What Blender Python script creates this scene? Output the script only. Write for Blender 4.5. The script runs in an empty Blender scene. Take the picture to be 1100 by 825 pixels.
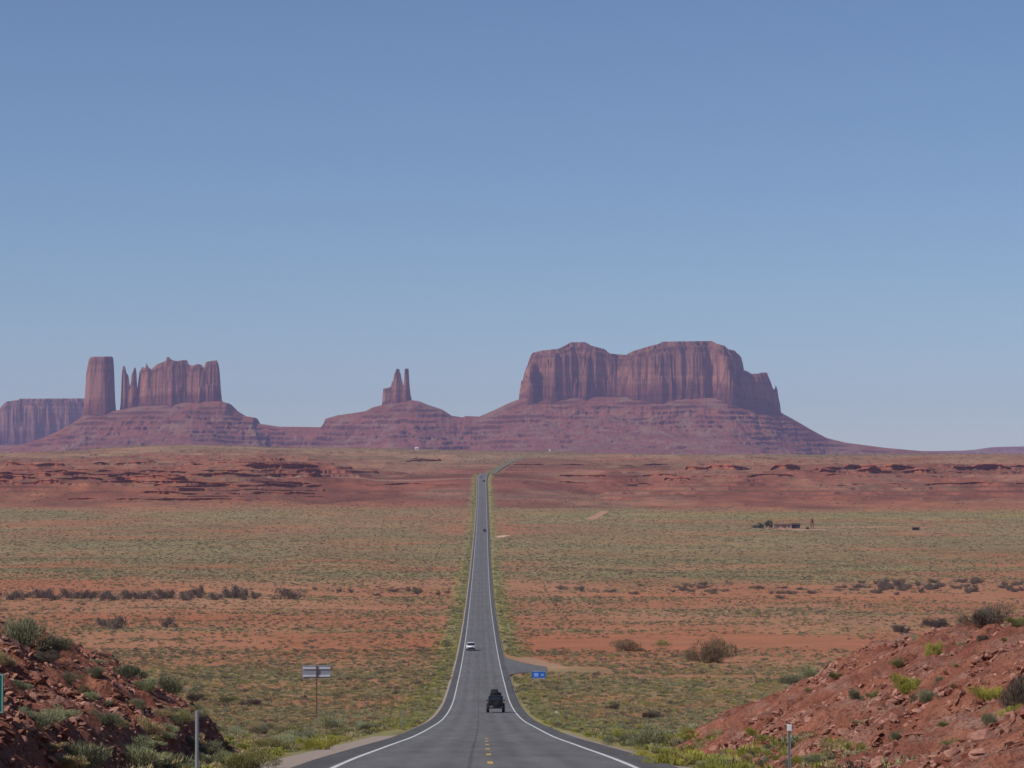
import bpy, bmesh, math, random
import numpy as np
from mathutils import Vector, Matrix
R = math.radians
C = bpy.context.scene.collection
SC = bpy.context.scene
random.seed(7)
RNG = np.random.default_rng(11)
EYE = 2.2                     # camera height over the road at its feet
F = 2850.0                    # focal length in photo pixels (photo 1100 wide)
HX, HY = 515.0, 520.0         # the point of the picture the level road bearing runs to

# ---------------------------------------------------------------- camera
cam = bpy.data.cameras.new('camera'); camo = bpy.data.objects.new('camera', cam); C.objects.link(camo)
cam.sensor_width = 36; cam.lens = F / 1100 * 36
cam.clip_start = 0.5; cam.clip_end = 80000
camo.location = (0, 0, EYE)
camo.rotation_euler = (R(90) + math.atan(107.5 / F), 0, -math.atan(35 / F))
SC.camera = camo

# ---------------------------------------------------------------- sky, sun, exposure
SUN = Vector((-0.90, -0.44, 0)).normalized(); ELEV = R(45)
SUN = Vector((SUN.x * math.cos(ELEV), SUN.y * math.cos(ELEV), math.sin(ELEV)))
w = bpy.data.worlds.new('World'); SC.world = w; w.use_nodes = True
nt = w.node_tree; bg = nt.nodes['Background']
sky = nt.nodes.new('ShaderNodeTexSky'); sky.sky_type = 'NISHITA'; sky.sun_disc = False
sky.sun_elevation = ELEV; sky.sun_rotation = math.atan2(SUN.x, SUN.y)
sky.altitude = 1600; sky.air_density = 1.0; sky.dust_density = 0.3; sky.ozone_density = 6.0
nt.links.new(sky.outputs[0], bg.inputs[0]); bg.inputs[1].default_value = 0.062
sl = bpy.data.lights.new('sun', 'SUN'); sl.energy = 3.05; sl.angle = R(0.53); sl.color = (1.0, 0.95, 0.87)
so = bpy.data.objects.new('sun', sl); C.objects.link(so)
so.rotation_euler = (-SUN).to_track_quat('-Z', 'Y').to_euler()
SC.view_settings.view_transform = 'Standard'; SC.view_settings.look = 'None'
SC.view_settings.gamma = 1; SC.view_settings.exposure = 0.45
SC.view_settings.use_curve_mapping = False
SC.render.engine = 'CYCLES'
SC.cycles.volume_bounces = 1; SC.cycles.max_bounces = 5; SC.cycles.diffuse_bounces = 2
SC.cycles.use_denoising = True

# ---------------------------------------------------------------- noise
_P = np.random.default_rng(3).random(65536)
def _h(i, j, s): return _P[((i * 7919 + j * 104729 + s * 1299709) ^ ((i >> 3) * 31 + j * 17)) & 65535]
def vnoise(x, y, s=0):
    x = np.asarray(x, float); y = np.asarray(y, float)
    i = np.floor(x).astype(np.int64); j = np.floor(y).astype(np.int64)
    fx = x - i; fy = y - j
    fx = fx * fx * fx * (fx * (fx * 6 - 15) + 10); fy = fy * fy * fy * (fy * (fy * 6 - 15) + 10)
    a = _h(i, j, s) * (1 - fx) + _h(i + 1, j, s) * fx
    b = _h(i, j + 1, s) * (1 - fx) + _h(i + 1, j + 1, s) * fx
    return (a * (1 - fy) + b * fy) * 2 - 1
def fbm(x, y, o=4, s=0):
    t = 0; a = 1.0; n = 0
    for k in range(o):
        t = t + a * vnoise(x * 2 ** k + 13.7 * k, y * 2 ** k - 7.1 * k, s + k); n += a; a *= 0.5
    return t / n * 1.35
def ridge(x, y, o=3, s=0):
    t = 0; a = 1.0; n = 0
    for k in range(o):
        t = t + a * (1 - 2 * np.abs(vnoise(x * 2 ** k + 5.3 * k, y * 2 ** k, s + k))); n += a; a *= 0.5
    return t / n
def sstep(x, a, b):
    t = np.clip((np.asarray(x, float) - a) / (b - a), 0, 1); return t * t * (3 - 2 * t)
def lerp(a, b, t): return a + (b - a) * t

# ---------------------------------------------------------------- terrain (z relative to the eye, then + EYE)
_PR = np.array([(-400, 6), (-150, 3), (-50, 0.2), (0, -2.2), (30, -4.25), (63, -6.74), (100, -9.85), (137, -13.0), (190, -17.3), (238, -21.1),
    (302, -25.6), (344, -28.1), (418, -31.2), (530, -35.1), (667, -38.4), (806, -40.6), (995, -41.9), (1200, -41), (1415, -38.2),
    (1900, -28), (2300, -15.5), (2550, -3.5), (2740, 11.0), (2830, 10.4), (2940, 11.6), (3060, 17.0), (3300, 26.5), (3700, 38), (4200, 50.5), (4400, 53), (4700, 50),
    (5500, 45), (7000, 60), (9000, 78), (12000, 90), (17000, 95)], float)
_M = np.gradient(_PR[:, 1], _PR[:, 0])
def zroad(d):
    d = np.clip(np.asarray(d, float), -400, 17000)
    k = np.clip(np.searchsorted(_PR[:, 0], d, side='right') - 1, 0, len(_PR) - 2)
    x0, x1 = _PR[k, 0], _PR[k + 1, 0]; h = x1 - x0; t = (d - x0) / h
    return ((2*t**3 - 3*t**2 + 1) * _PR[k, 1] + (t**3 - 2*t**2 + t) * h * _M[k] + (-2*t**3 + 3*t**2) * _PR[k+1, 1] + (t**3 - t**2) * h * _M[k+1]) + EYE
def xroad(d):
    d = np.asarray(d, float)
    return 0.27 - 0.15 * (1 - sstep(d, 70, 200)) + 2.3 * sstep(d, 800, 2600) + 1.05 * np.where(d > 2640, (d - 2640) ** 1.35 * 0.0052, 0) * (1 - 0.0 * d)
_CR = np.array([(-300, 500), (0, 491), (40, 487), (100, 481.5), (160, 477.5), (220, 476.5), (300, 479.5), (400, 480.5), (450, 481.5), (560, 483.5), (600, 485), (700, 487.3), (900, 487.5), (1000, 487), (1100, 486), (1400, 488)], float)
def terrace(z, step, sharp):
    q = z / step; f = q - np.floor(q)
    return (np.floor(q) + np.clip((f - 0.5) * sharp + 0.5, 0, 1) * 0.6 + f * 0.4) * step
def ground_z(X, Y):
    X = np.asarray(X, float); Y = np.asarray(Y, float)
    xr = xroad(Y); a = np.abs(X - xr); u = X / np.maximum(Y, 60)
    px = HX + F * u
    far = sstep(Y, 2050, 2500) * (1 - sstep(Y, 4700, 6000))
    off = sstep(a, 9, 70)
    offz = sstep(a, 14, 130)
    left = sstep(-u, 0.05, 0.09)
    # ledgy hills beyond the plain
    warp = far * offz * (fbm(X / 420, Y / 420, 3, 5) * 150 + 60 * fbm(X / 110, Y / 110, 3, 6) + left * 130)
    z = zroad(Y + warp * (1 - sstep(Y, 3600, 4200)))
    z = z + far * offz * (1 - sstep(Y, 3500, 4200)) * (5.0 * fbm(X / 160, Y / 130, 4, 8) + 2.4 * ridge(X / 60, Y / 45, 3, 9))
    lump = 0
    for cx, cy, rx, ry, hh in ((-213, 2760, 95, 170, 13.0), (-420, 2800, 250, 150, 8.0), (-330, 2450, 120, 110, 5.0), (470, 2960, 260, 120, 7.0), (240, 2700, 60, 90, 4.0)):
        q_ = np.hypot((X - cx + 22 * fbm(X / 50, Y / 50, 2, 17)) / rx, (Y - cy) / ry)
        lump = np.maximum(lump, hh * (1 - sstep(q_, 0.55, 1.25)))
    z = z + lump * far
    zt = terrace(z + 1.5 * fbm(X / 60, Y / 90, 3, 12), 4.2, 7.0)
    tm = far * offz * (1 - sstep(Y, 3700, 4250)) * np.clip(0.65 + 0.7 * fbm(X / 200, Y / 500, 3, 15) + 0.35 * left + 0.12 * lump, 0, 1)
    z = lerp(z, zt, tm)
    # crest of the plateau, uneven
    cz = (484.5 - np.interp(px, _CR[:, 0], _CR[:, 1])) * 4200 / F
    z = z + cz * sstep(Y, 3300, 4150) * (1 - sstep(Y, 4700, 5600))
    z = z + sstep(Y, 3300, 4000) * (1 - sstep(Y, 4800, 5600)) * offz * 1.2 * fbm(X / 120, Y / 200, 3, 21)
    # gentle rolling of the near valley
    roll = off * (1 - far)
    z = z + roll * (0.45 * fbm(X / 26, Y / 40, 3, 30) * sstep(Y, 80, 300) + 1.0 * fbm(X / 160, Y / 220, 3, 33) * sstep(Y, 300, 900))
    # washes across the valley
    for yc, amp, sd in ((1010, 1.6, 40), (690, 0.9, 44), (1300, 1.0, 47)):
        yw = yc + 45 * fbm(X / 150, X * 0 + yc, 3, sd)
        z = z - roll * amp * np.exp(-((Y - yw) / 9.0) ** 2)
    # the road sits on a low fill, the sheet dips under it
    pad = sstep(X, 3.5, 4.5) * (1 - sstep(X, 17, 30)) * sstep(Y, 425, 445) * (1 - sstep(Y, 566, 590))
    z = lerp(z, zroad(Y), pad)
    z = z - 0.10 - 0.25 * sstep(a, 5.5, 13) * (1 - pad)
    z = z + 3.6 * sstep(X - xr, 4.5, 12) * (1 - sstep(a, 25, 110)) * sstep(Y, 2800, 2900) * (1 - sstep(Y, 3950, 4120))
    nw = 1.6 * sstep(Y, 2750, 2765)
    z = z - (0.13 + Y.clip(0, 5000) * 0.0002) * (1 - sstep(a, 4.5 - nw + 0.0006 * Y.clip(0, 2000), 5.3 - nw + 0.0012 * Y.clip(0, 2000)))
    return z
_HL = np.array([(0, 0), (0.9, 0.4), (1.65, 1.3), (3.1, 2.15), (4.8, 3.15), (8.1, 4.45), (12, 5.4), (20, 6.6), (40, 8)])
_HR = np.array([(0, 0), (0.6, 0.35), (2.5, 1.3), (4.8, 2.3), (7.5, 3.45), (9.2, 4.05), (11.2, 4.45), (13, 4.5), (20, 5), (40, 6)])
def emb_h(X, Y, side):
    """height of the cut bank over the road line"""
    X = np.asarray(X, float); Y = np.asarray(Y, float)
    if side < 0:
        toe = 7.2 + 0.5 * fbm(Y / 9, Y * 0, 2, 60); a = -X - toe
        h = np.interp(a, _HL[:, 0], _HL[:, 1]); e = 86 + 3.0 * fbm(X / 5, Y * 0, 2, 61); L = 15
    else:
        toe = 6.2 + 0.4 * fbm(Y / 9, Y * 0, 2, 62); a = X - toe
        h = np.interp(a, _HR[:, 0], _HR[:, 1]); e = 96 + 3.0 * fbm(X / 5, Y * 0, 2, 63); L = 17
    m = (1 - sstep(Y, e, e + L)) * sstep(Y, -60, 20)
    k_ = 1.0 if side < 0 else 0.8
    rough = k_ * 0.33 * ridge(X / 3.2 + 0.3 * Y, Y / 5.5, 3, 64) + 0.22 * fbm(X / 1.1, Y / 1.3, 3, 67) + 0.3 * fbm(X / 5, Y / 7, 2, 70)
    h = h * m * 1.0 + rough * sstep(h * m, 0.05, 1.2)
    return h, a, m
def emb_z(X, Y, side):
    h, a, m = emb_h(X, Y, side)
    z = zroad(Y) - 0.38 + h
    return np.where((a < -0.2), zroad(Y) - 0.9, z) - 2.5 * (1 - sstep(m, 0.0, 0.06))
def surf_z(X, Y):
    """what one stands on at X, Y"""
    g = ground_z(X, Y)
    X = np.asarray(X, float); Y = np.asarray(Y, float)
    e = np.where(X < 0, emb_z(X, Y, -1), emb_z(X, Y, 1))
    return np.where((Y < 118) & (np.abs(X) < 45), np.maximum(g, e), g)
def spot(px, py, dmin=40, dmax=4600):
    """ground point seen at a bearing and dip"""
    k_ = (px - HX) / F
    def first(d, fn):
        hit = np.nonzero(fn(k_ * d, d) >= EYE + (HY - py) / F * d)[0]
        return int(hit[0]) if len(hit) else len(d) - 1
    if dmin < 130:
        d = np.arange(dmin, 900, 0.5); i = first(d, surf_z)
        if i < len(d) - 1:
            d = np.linspace(d[max(i - 1, 0)], d[i], 6); i = first(d, surf_z); return float(k_ * d[i]), float(d[i]), float(surf_z(k_ * d[i], d[i]))
        dmin = 880
    d = np.arange(dmin, dmax, 9.0); i = first(d, ground_z)
    d = np.linspace(d[max(i - 1, 0)], d[i], 12); i = first(d, ground_z)
    return float(k_ * d[i]), float(d[i]), float(ground_z(k_ * d[i], d[i]))

def spots(px, py, dmin=2000, dmax=4600):
    px = np.asarray(px, float); py = np.asarray(py, float); k_ = ((px - HX) / F)[:, None]; sl_ = ((HY - py) / F)[:, None]
    d = np.arange(dmin, dmax, 8.0)[None, :] + 0 * k_
    g = ground_z(k_ * d, d) >= EYE + sl_ * d; i = np.where(g.any(1), g.argmax(1), d.shape[1] - 1)
    dd = (dmin + 8.0 * (i - 1))[:, None] + np.arange(9)[None, :]
    g = ground_z(k_ * dd, dd) >= EYE + sl_ * dd; j = np.where(g.any(1), g.argmax(1), 8)
    D_ = dd[np.arange(len(px)), j]; X_ = k_[:, 0] * D_
    return np.stack([X_, D_, ground_z(X_, D_)], 1)

# ---------------------------------------------------------------- ground cover fields
def cover(X, Y):
    """share of ground under shrubs, 0..1"""
    X = np.asarray(X, float); Y = np.asarray(Y, float)
    c = np.interp(Y + 150 * sstep(Y, 950, 1400) * fbm(X / 90, Y / 220, 4, 77) + 40 * sstep(Y, 250, 500) * fbm(X / 40, Y / 90, 3, 78), [0, 90, 300, 340, 470, 540, 590, 800, 930, 1010, 1090, 1150, 1260, 1600, 2030, 2200, 2420, 3200, 3500, 4300, 6000],
                     [.5, .55, .6, .62, .68, .5, .36, .42, .42, .40, .34, .6, .78, .8, .78, .55, .3, .3, .45, .45, .4])
    n = 0.5 * fbm(X / 14, Y / 30, 3, 80) * (Y < 1500) + 0.5 * fbm(X / 60, Y / 110, 4, 84) + 0.25 * fbm(X / 250, Y / 300, 2, 88)
    c = c + n * 0.42 + 0.30 * sstep(Y, 250, 600) * (1 - 0.5 * sstep(Y, 1300, 2300)) * fbm(X / 200, Y / 30, 3, 95)
    u = X / np.maximum(Y, 60)
    bare = np.exp(-((Y - 600 - 30 * fbm(X / 60, Y * 0, 2, 91)) / 45) ** 2) * sstep(u, 0.01, 0.03)
    c = c - 0.6 * bare
    bare2 = np.exp(-((Y - 455) / 10) ** 2) * np.exp(-((X - 34) / 20) ** 2)
    c = c - 0.8 * bare2
    a = np.abs(X - xroad(Y))
    c = np.maximum(c, 1.0 * (1 - sstep(a, 8, 13)) * (0.75 + 0.4 * vnoise(X / 4, Y / 12, 93)))
    return np.clip(c, 0, 1)
def verge(X, Y):
    a = np.abs(X - xroad(Y)); wdt = 6.5 + 1.0 * sstep(Y, 100, 1500)
    return (1 - sstep(a, wdt, wdt * 1.7 + 3 * vnoise(X / 9, Y / 40, 99))) * (1 - 0.4 * sstep(Y, 2500, 3500))

# ---------------------------------------------------------------- materials
MATS = {}
def new_mat(name):
    m = bpy.data.materials.new(name); m.use_nodes = True
    nt = m.node_tree; b = nt.nodes['Principled BSDF']
    b.inputs['Roughness'].default_value = 0.92; b.inputs['Specular IOR Level'].default_value = 0.15
    return m, nt, b
def node(nt, t, **kw):
    n = nt.nodes.new(t)
    for k, v in kw.items():
        if hasattr(n, k): setattr(n, k, v)
        else: n.inputs[k].default_value = v
    return n
def mixc(nt, fac, a, b, mode='MIX'):
    n = nt.nodes.new('ShaderNodeMix'); n.data_type = 'RGBA'; n.blend_type = mode
    for s, v in ((0, fac), (6, a), (7, b)):
        if isinstance(v, (int, float)): n.inputs[s].default_value = v
        elif isinstance(v, tuple): n.inputs[s].default_value = v + (1,) if len(v) == 3 else v
        else: nt.links.new(v, n.inputs[s])
    return n.outputs[2]
def ramp(nt, src, pts):
    n = nt.nodes.new('ShaderNodeValToRGB'); e = n.color_ramp.elements
    while len(e) < len(pts): e.new(0.5)
    for el, (p, c) in zip(e, pts):
        el.position = p; el.color = (c, c, c, 1) if isinstance(c, (int, float)) else tuple(c) + (1,)
    nt.links.new(src, n.inputs[0]); return n.outputs[0]
def noise_tex(nt, scale, detail=4, vec=None, rough=0.55, sx=1, sy=1, sz=1):
    if vec is None:
        vec = nt.nodes.new('ShaderNodeTexCoord').outputs['Object']
    mp = nt.nodes.new('ShaderNodeMapping'); mp.inputs['Scale'].default_value = (sx, sy, sz); nt.links.new(vec, mp.inputs[0])
    n = nt.nodes.new('ShaderNodeTexNoise'); n.inputs['Scale'].default_value = scale; n.inputs['Detail'].default_value = detail
    n.inputs['Roughness'].default_value = rough
    nt.links.new(mp.outputs[0], n.inputs[0]); return n.outputs[0]
def bump(nt, b, h, dist, strength=1.0):
    n = nt.nodes.new('ShaderNodeBump'); n.inputs['Distance'].default_value = dist; n.inputs['Strength'].default_value = strength
    nt.links.new(h, n.inputs['Height']); nt.links.new(n.outputs[0], b.inputs['Normal'])
def plain(name, col, rough=0.6, metal=0.0, spec=0.4, var=0.12, scale=6.0, emit=None):
    if name in MATS: return MATS[name]
    m, nt, b = new_mat(name)
    n = noise_tex(nt, scale, 3)
    f = ramp(nt, n, [(0.3, 1 - var), (0.7, 1 + var * 0.3)])
    nt.links.new(mixc(nt, 1.0, tuple(col), f, 'MULTIPLY'), b.inputs['Base Color'])
    b.inputs['Roughness'].default_value = rough; b.inputs['Metallic'].default_value = metal; b.inputs['Specular IOR Level'].default_value = spec
    MATS[name] = m; return m

SOIL = np.array((0.36, 0.132, 0.062)); SOIL_PALE = np.array((0.36, 0.185, 0.100)); SOIL_RED = np.array((0.185, 0.066, 0.040))
def ground_material():
    m, nt, b = new_mat('desert_soil')
    at = node(nt, 'ShaderNodeAttribute', attribute_name='tint')
    n1 = noise_tex(nt, 0.9, 6, rough=0.65); n2 = noise_tex(nt, 0.06, 5, rough=0.6)
    c = mixc(nt, 1.0, at.outputs['Color'], ramp(nt, n1, [(0.25, 0.72), (0.75, 1.22)]), 'MULTIPLY')
    c = mixc(nt, 1.0, c, ramp(nt, n2, [(0.3, 0.85), (0.7, 1.12)]), 'MULTIPLY')
    # low ground cover too small to model singly, in tufts
    vo = nt.nodes.new('ShaderNodeTexVoronoi'); vo.inputs['Scale'].default_value = 0.55
    nt.links.new(nt.nodes.new('ShaderNodeTexCoord').outputs['Object'], vo.inputs[0])
    n3 = noise_tex(nt, 0.35, 4)
    mth = node(nt, 'ShaderNodeMath', operation='ADD'); nt.links.new(n3, mth.inputs[0]); nt.links.new(at.outputs['Alpha'], mth.inputs[1])
    msk = ramp(nt, mth.outputs[0], [(0.78, 0.0), (1.0, 0.8)])
    vc = mixc(nt, ramp(nt, n2, [(0.35, 0.0), (0.65, 1.0)]), (0.20, 0.18, 0.085), (0.28, 0.225, 0.10))
    c = mixc(nt, msk, c, vc)
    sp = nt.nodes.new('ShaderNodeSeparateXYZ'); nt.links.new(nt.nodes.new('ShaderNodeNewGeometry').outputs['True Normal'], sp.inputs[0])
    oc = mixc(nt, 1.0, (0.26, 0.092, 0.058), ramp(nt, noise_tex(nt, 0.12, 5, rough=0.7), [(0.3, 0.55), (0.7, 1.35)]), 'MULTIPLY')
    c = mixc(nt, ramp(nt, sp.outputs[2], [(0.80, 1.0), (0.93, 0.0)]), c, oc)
    nt.links.new(c, b.inputs['Base Color']); bump(nt, b, n1, 0.12, 0.8)
    return m
def rock_material(name, cliff, talus, green=0.3):
    """layered sandstone: bands by height, streaks down the walls, looser rubble where it lies flat"""
    m, nt, b = new_mat(name)
    geo = nt.nodes.new('ShaderNodeNewGeometry')
    sep = nt.nodes.new('ShaderNodeSeparateXYZ'); nt.links.new(geo.outputs['True Normal'], sep.inputs[0])
    streak = noise_tex(nt, 0.035, 6, rough=0.7, sz=0.12)
    bands = noise_tex(nt, 0.045, 5, rough=0.7, sx=0.03, sy=0.03)
    blot = noise_tex(nt, 0.012, 5, rough=0.6)
    cl = mixc(nt, 1.0, tuple(cliff), ramp(nt, streak, [(0.33, 0.76), (0.5, 0.98), (0.66, 1.12)]), 'MULTIPLY')
    cl = mixc(nt, 1.0, cl, ramp(nt, bands, [(0.38, 0.62), (0.47, 0.98), (0.53, 0.86), (0.62, 1.16)]), 'MULTIPLY')
    tl = mixc(nt, 1.0, tuple(talus), ramp(nt, bands, [(0.36, 0.8), (0.5, 1.0), (0.64, 1.16)]), 'MULTIPLY')
    tl = mixc(nt, 1.0, tl, ramp(nt, noise_tex(nt, 0.08, 6, rough=0.7), [(0.3, 0.7), (0.7, 1.25)]), 'MULTIPLY')
    tl = mixc(nt, ramp(nt, blot, [(0.48, 0.0), (0.62, green)]), tl, (0.21, 0.17, 0.105))
    at = node(nt, 'ShaderNodeAttribute', attribute_name='tint'); sa = nt.nodes.new('ShaderNodeSeparateColor'); nt.links.new(at.outputs['Color'], sa.inputs[0])
    vc_ = nt.nodes.new('ShaderNodeTexVoronoi'); vc_.feature = 'DISTANCE_TO_EDGE'; vc_.inputs['Scale'].default_value = 0.022
    mp_ = nt.nodes.new('ShaderNodeMapping'); mp_.inputs['Scale'].default_value = (1, 1, 0.22); nt.links.new(nt.nodes.new('ShaderNodeTexCoord').outputs['Object'], mp_.inputs[0])
    wv = nt.nodes.new('ShaderNodeMix'); wv.data_type = 'VECTOR'; wv.inputs[0].default_value = 0.12
    nz = nt.nodes.new('ShaderNodeTexNoise'); nz.inputs['Scale'].default_value = 0.03; nz.inputs['Detail'].default_value = 4; nt.links.new(mp_.outputs[0], nz.inputs[0])
    vm = nt.nodes.new('ShaderNodeVectorMath'); vm.operation = 'MULTIPLY_ADD'; vm.inputs[1].default_value = (70, 70, 70); nt.links.new(nz.outputs[1], vm.inputs[0]); nt.links.new(mp_.outputs[0], vm.inputs[2])
    nt.links.new(vm.outputs[0], vc_.inputs[0])
    cl = mixc(nt, 1.0, cl, ramp(nt, vc_.outputs['Distance'], [(0.02, 0.5), (0.09, 1.0)]), 'MULTIPLY')
    # strata of the wall: dark red shale foot, pale wall, brown cap beds
    strat = nt.nodes.new('ShaderNodeValToRGB'); e = strat.color_ramp.elements
    while len(e) < 6: e.new(0.5)
    for el, (p_, c_) in zip(e, [(0.0, (0.62, 0.5, 0.55)), (0.24, (0.66, 0.54, 0.58)), (0.32, (1.0, 1.0, 1.0)), (0.80, (1.0, 1.0, 1.0)), (0.87, (0.62, 0.6, 0.62)), (0.97, (0.85, 0.82, 0.8))]):
        el.position = p_; el.color = c_ + (1,)
    nt.links.new(sa.outputs[1], strat.inputs[0])
    cl = mixc(nt, 1.0, cl, strat.outputs[0], 'MULTIPLY')
    ledge_shade = mixc(nt, 1.0, tuple(0.52 * v for v in talus), ramp(nt, blot, [(0.3, 0.7), (0.7, 1.3)]), 'MULTIPLY')  # darker ledge beds, the shade lines of the steps put into their colour
    tl = mixc(nt, ramp(nt, sep.outputs[2], [(0.62, 1.0), (0.78, 0.0)]), tl, ledge_shade)
    c = mixc(nt, sa.outputs[0], tl, cl)
    nt.links.new(c, b.inputs['Base Color']); bump(nt, b, streak, 6.0, 0.6)
    return m
def bank_material():
    m, nt, b = new_mat('red_bank_rock')
    n1 = noise_tex(nt, 2.2, 7, rough=0.7); n2 = noise_tex(nt, 0.35, 4); n3 = noise_tex(nt, 0.8, 5, sx=0.5, sy=0.5, sz=2.5)
    c = mixc(nt, ramp(nt, n2, [(0.35, 0.0), (0.65, 1.0)]), (0.26, 0.085, 0.055), (0.40, 0.16, 0.10))
    c = mixc(nt, ramp(nt, n3, [(0.5, 0.0), (0.68, 0.65)]), c, (0.40, 0.25, 0.20))
    c = mixc(nt, ramp(nt, noise_tex(nt, 14.0, 5, rough=0.75), [(0.42, 0.7), (0.5, 0.0)]), c, (0.14, 0.05, 0.035))
    c = mixc(nt, 1.0, c, ramp(nt, n1, [(0.3, 0.6), (0.7, 1.25)]), 'MULTIPLY')
    nt.links.new(c, b.inputs['Base Color']); bump(nt, b, n1, 0.35, 1.0)
    return m
def boulder_material(name, a, bcol):
    m, nt, b = new_mat(name)
    oi = nt.nodes.new('ShaderNodeObjectInfo')
    c = mixc(nt, ramp(nt, oi.outputs['Random'], [(0.0, 0.0), (1.0, 1.0)]), tuple(a), tuple(bcol))
    n1 = noise_tex(nt, 3.0, 5, rough=0.7)
    c = mixc(nt, 1.0, c, ramp(nt, n1, [(0.3, 0.6), (0.7, 1.25)]), 'MULTIPLY')
    nt.links.new(c, b.inputs['Base Color']); bump(nt, b, n1, 0.05, 0.8)
    return m
def leaf_material(name, a, bcol, stem=(0.15, 0.11, 0.075)):
    m, nt, b = new_mat(name)
    oi = nt.nodes.new('ShaderNodeObjectInfo')
    c = mixc(nt, oi.outputs['Random'], tuple(a), tuple(bcol))
    n1 = noise_tex(nt, 2.5, 3)
    c = mixc(nt, ramp(nt, n1, [(0.40, 0.0), (0.7, 0.65)]), c, tuple(stem))
    nt.links.new(c, b.inputs['Base Color']); b.inputs['Roughness'].default_value = 0.8
    return m
def asphalt_material():
    m, nt, b = new_mat('worn_asphalt')
    at = node(nt, 'ShaderNodeAttribute', attribute_name='tint')
    n1 = noise_tex(nt, 9.0, 6, rough=0.7); n2 = noise_tex(nt, 1.6, 5, sy=0.03); n3 = noise_tex(nt, 0.05, 3)
    c = mixc(nt, 1.0, at.outputs['Color'], ramp(nt, n1, [(0.3, 0.8), (0.7, 1.18)]), 'MULTIPLY')
    c = mixc(nt, 1.0, c, ramp(nt, n2, [(0.35, 0.86), (0.65, 1.1)]), 'MULTIPLY')
    c = mixc(nt, 1.0, c, ramp(nt, n3, [(0.35, 0.92), (0.65, 1.06)]), 'MULTIPLY')
    nt.links.new(c, b.inputs['Base Color']); b.inputs['Roughness'].default_value = 0.85
    bump(nt, b, n1, 0.01, 0.5)
    return m

# ---------------------------------------------------------------- mesh helpers
def np_mesh(name, verts, quads, mat, smooth=False, attr=None, tris=None):
    me = bpy.data.meshes.new(name); nv = len(verts)
    me.vertices.add(nv); me.vertices.foreach_set('co', np.asarray(verts, np.float32).ravel())
    loops = []; starts = []
    if quads is not None and len(quads):
        q = np.asarray(quads, np.int32); loops.append(q.ravel()); starts.append(np.arange(len(q)) * 4)
    if tris is not None and len(tris):
        t = np.asarray(tris, np.int32); o = sum(len(l) for l in loops); loops.append(t.ravel()); starts.append(o + np.arange(len(t)) * 3)
    loops = np.concatenate(loops); starts = np.concatenate(starts).astype(np.int32)
    me.loops.add(len(loops)); me.loops.foreach_set('vertex_index', loops.astype(np.int32))
    me.polygons.add(len(starts)); me.polygons.foreach_set('loop_start', starts)
    me.update(calc_edges=True)
    me.polygons.foreach_set('use_smooth', np.full(len(starts), smooth, bool))
    if attr is not None:
        a = me.attributes.new('tint', 'FLOAT_COLOR', 'POINT'); a.data.foreach_set('color', np.asarray(attr, np.float32).ravel())
    if mat: me.materials.append(mat)
    return me
def grid_quads(nr, nc):
    i = np.arange(nr - 1)[:, None] * nc + np.arange(nc - 1)[None, :]
    i = i.ravel(); return np.stack([i, i + 1, i + nc + 1, i + nc], 1)
def link(me, name, parent=None, **p):
    o = bpy.data.objects.new(name, me); C.objects.link(o)
    if parent is not None: o.parent = parent
    for k, v in p.items():
        if v is not None: o[k] = v
    return o
def thing(name, loc, rz, label, category, group=None):
    o = bpy.data.objects.new(name, None); C.objects.link(o); o.empty_display_size = 0.3
    o.location = loc; o.rotation_euler = (0, 0, rz); o['label'] = label; o['category'] = category
    if group: o['group'] = group
    return o
def copy_thing(src, loc, rz, label, scale=None, group=None):
    r = src.copy(); C.objects.link(r); r.location = loc; r.rotation_euler = (0, 0, rz); r['label'] = label
    if group: r['group'] = group
    if scale is not None: r.scale = scale
    for ch in list(src.children):
        c = ch.copy(); C.objects.link(c); c.parent = r
        for g in ch.children:
            d = g.copy(); C.objects.link(d); d.parent = c
    return r
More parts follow.
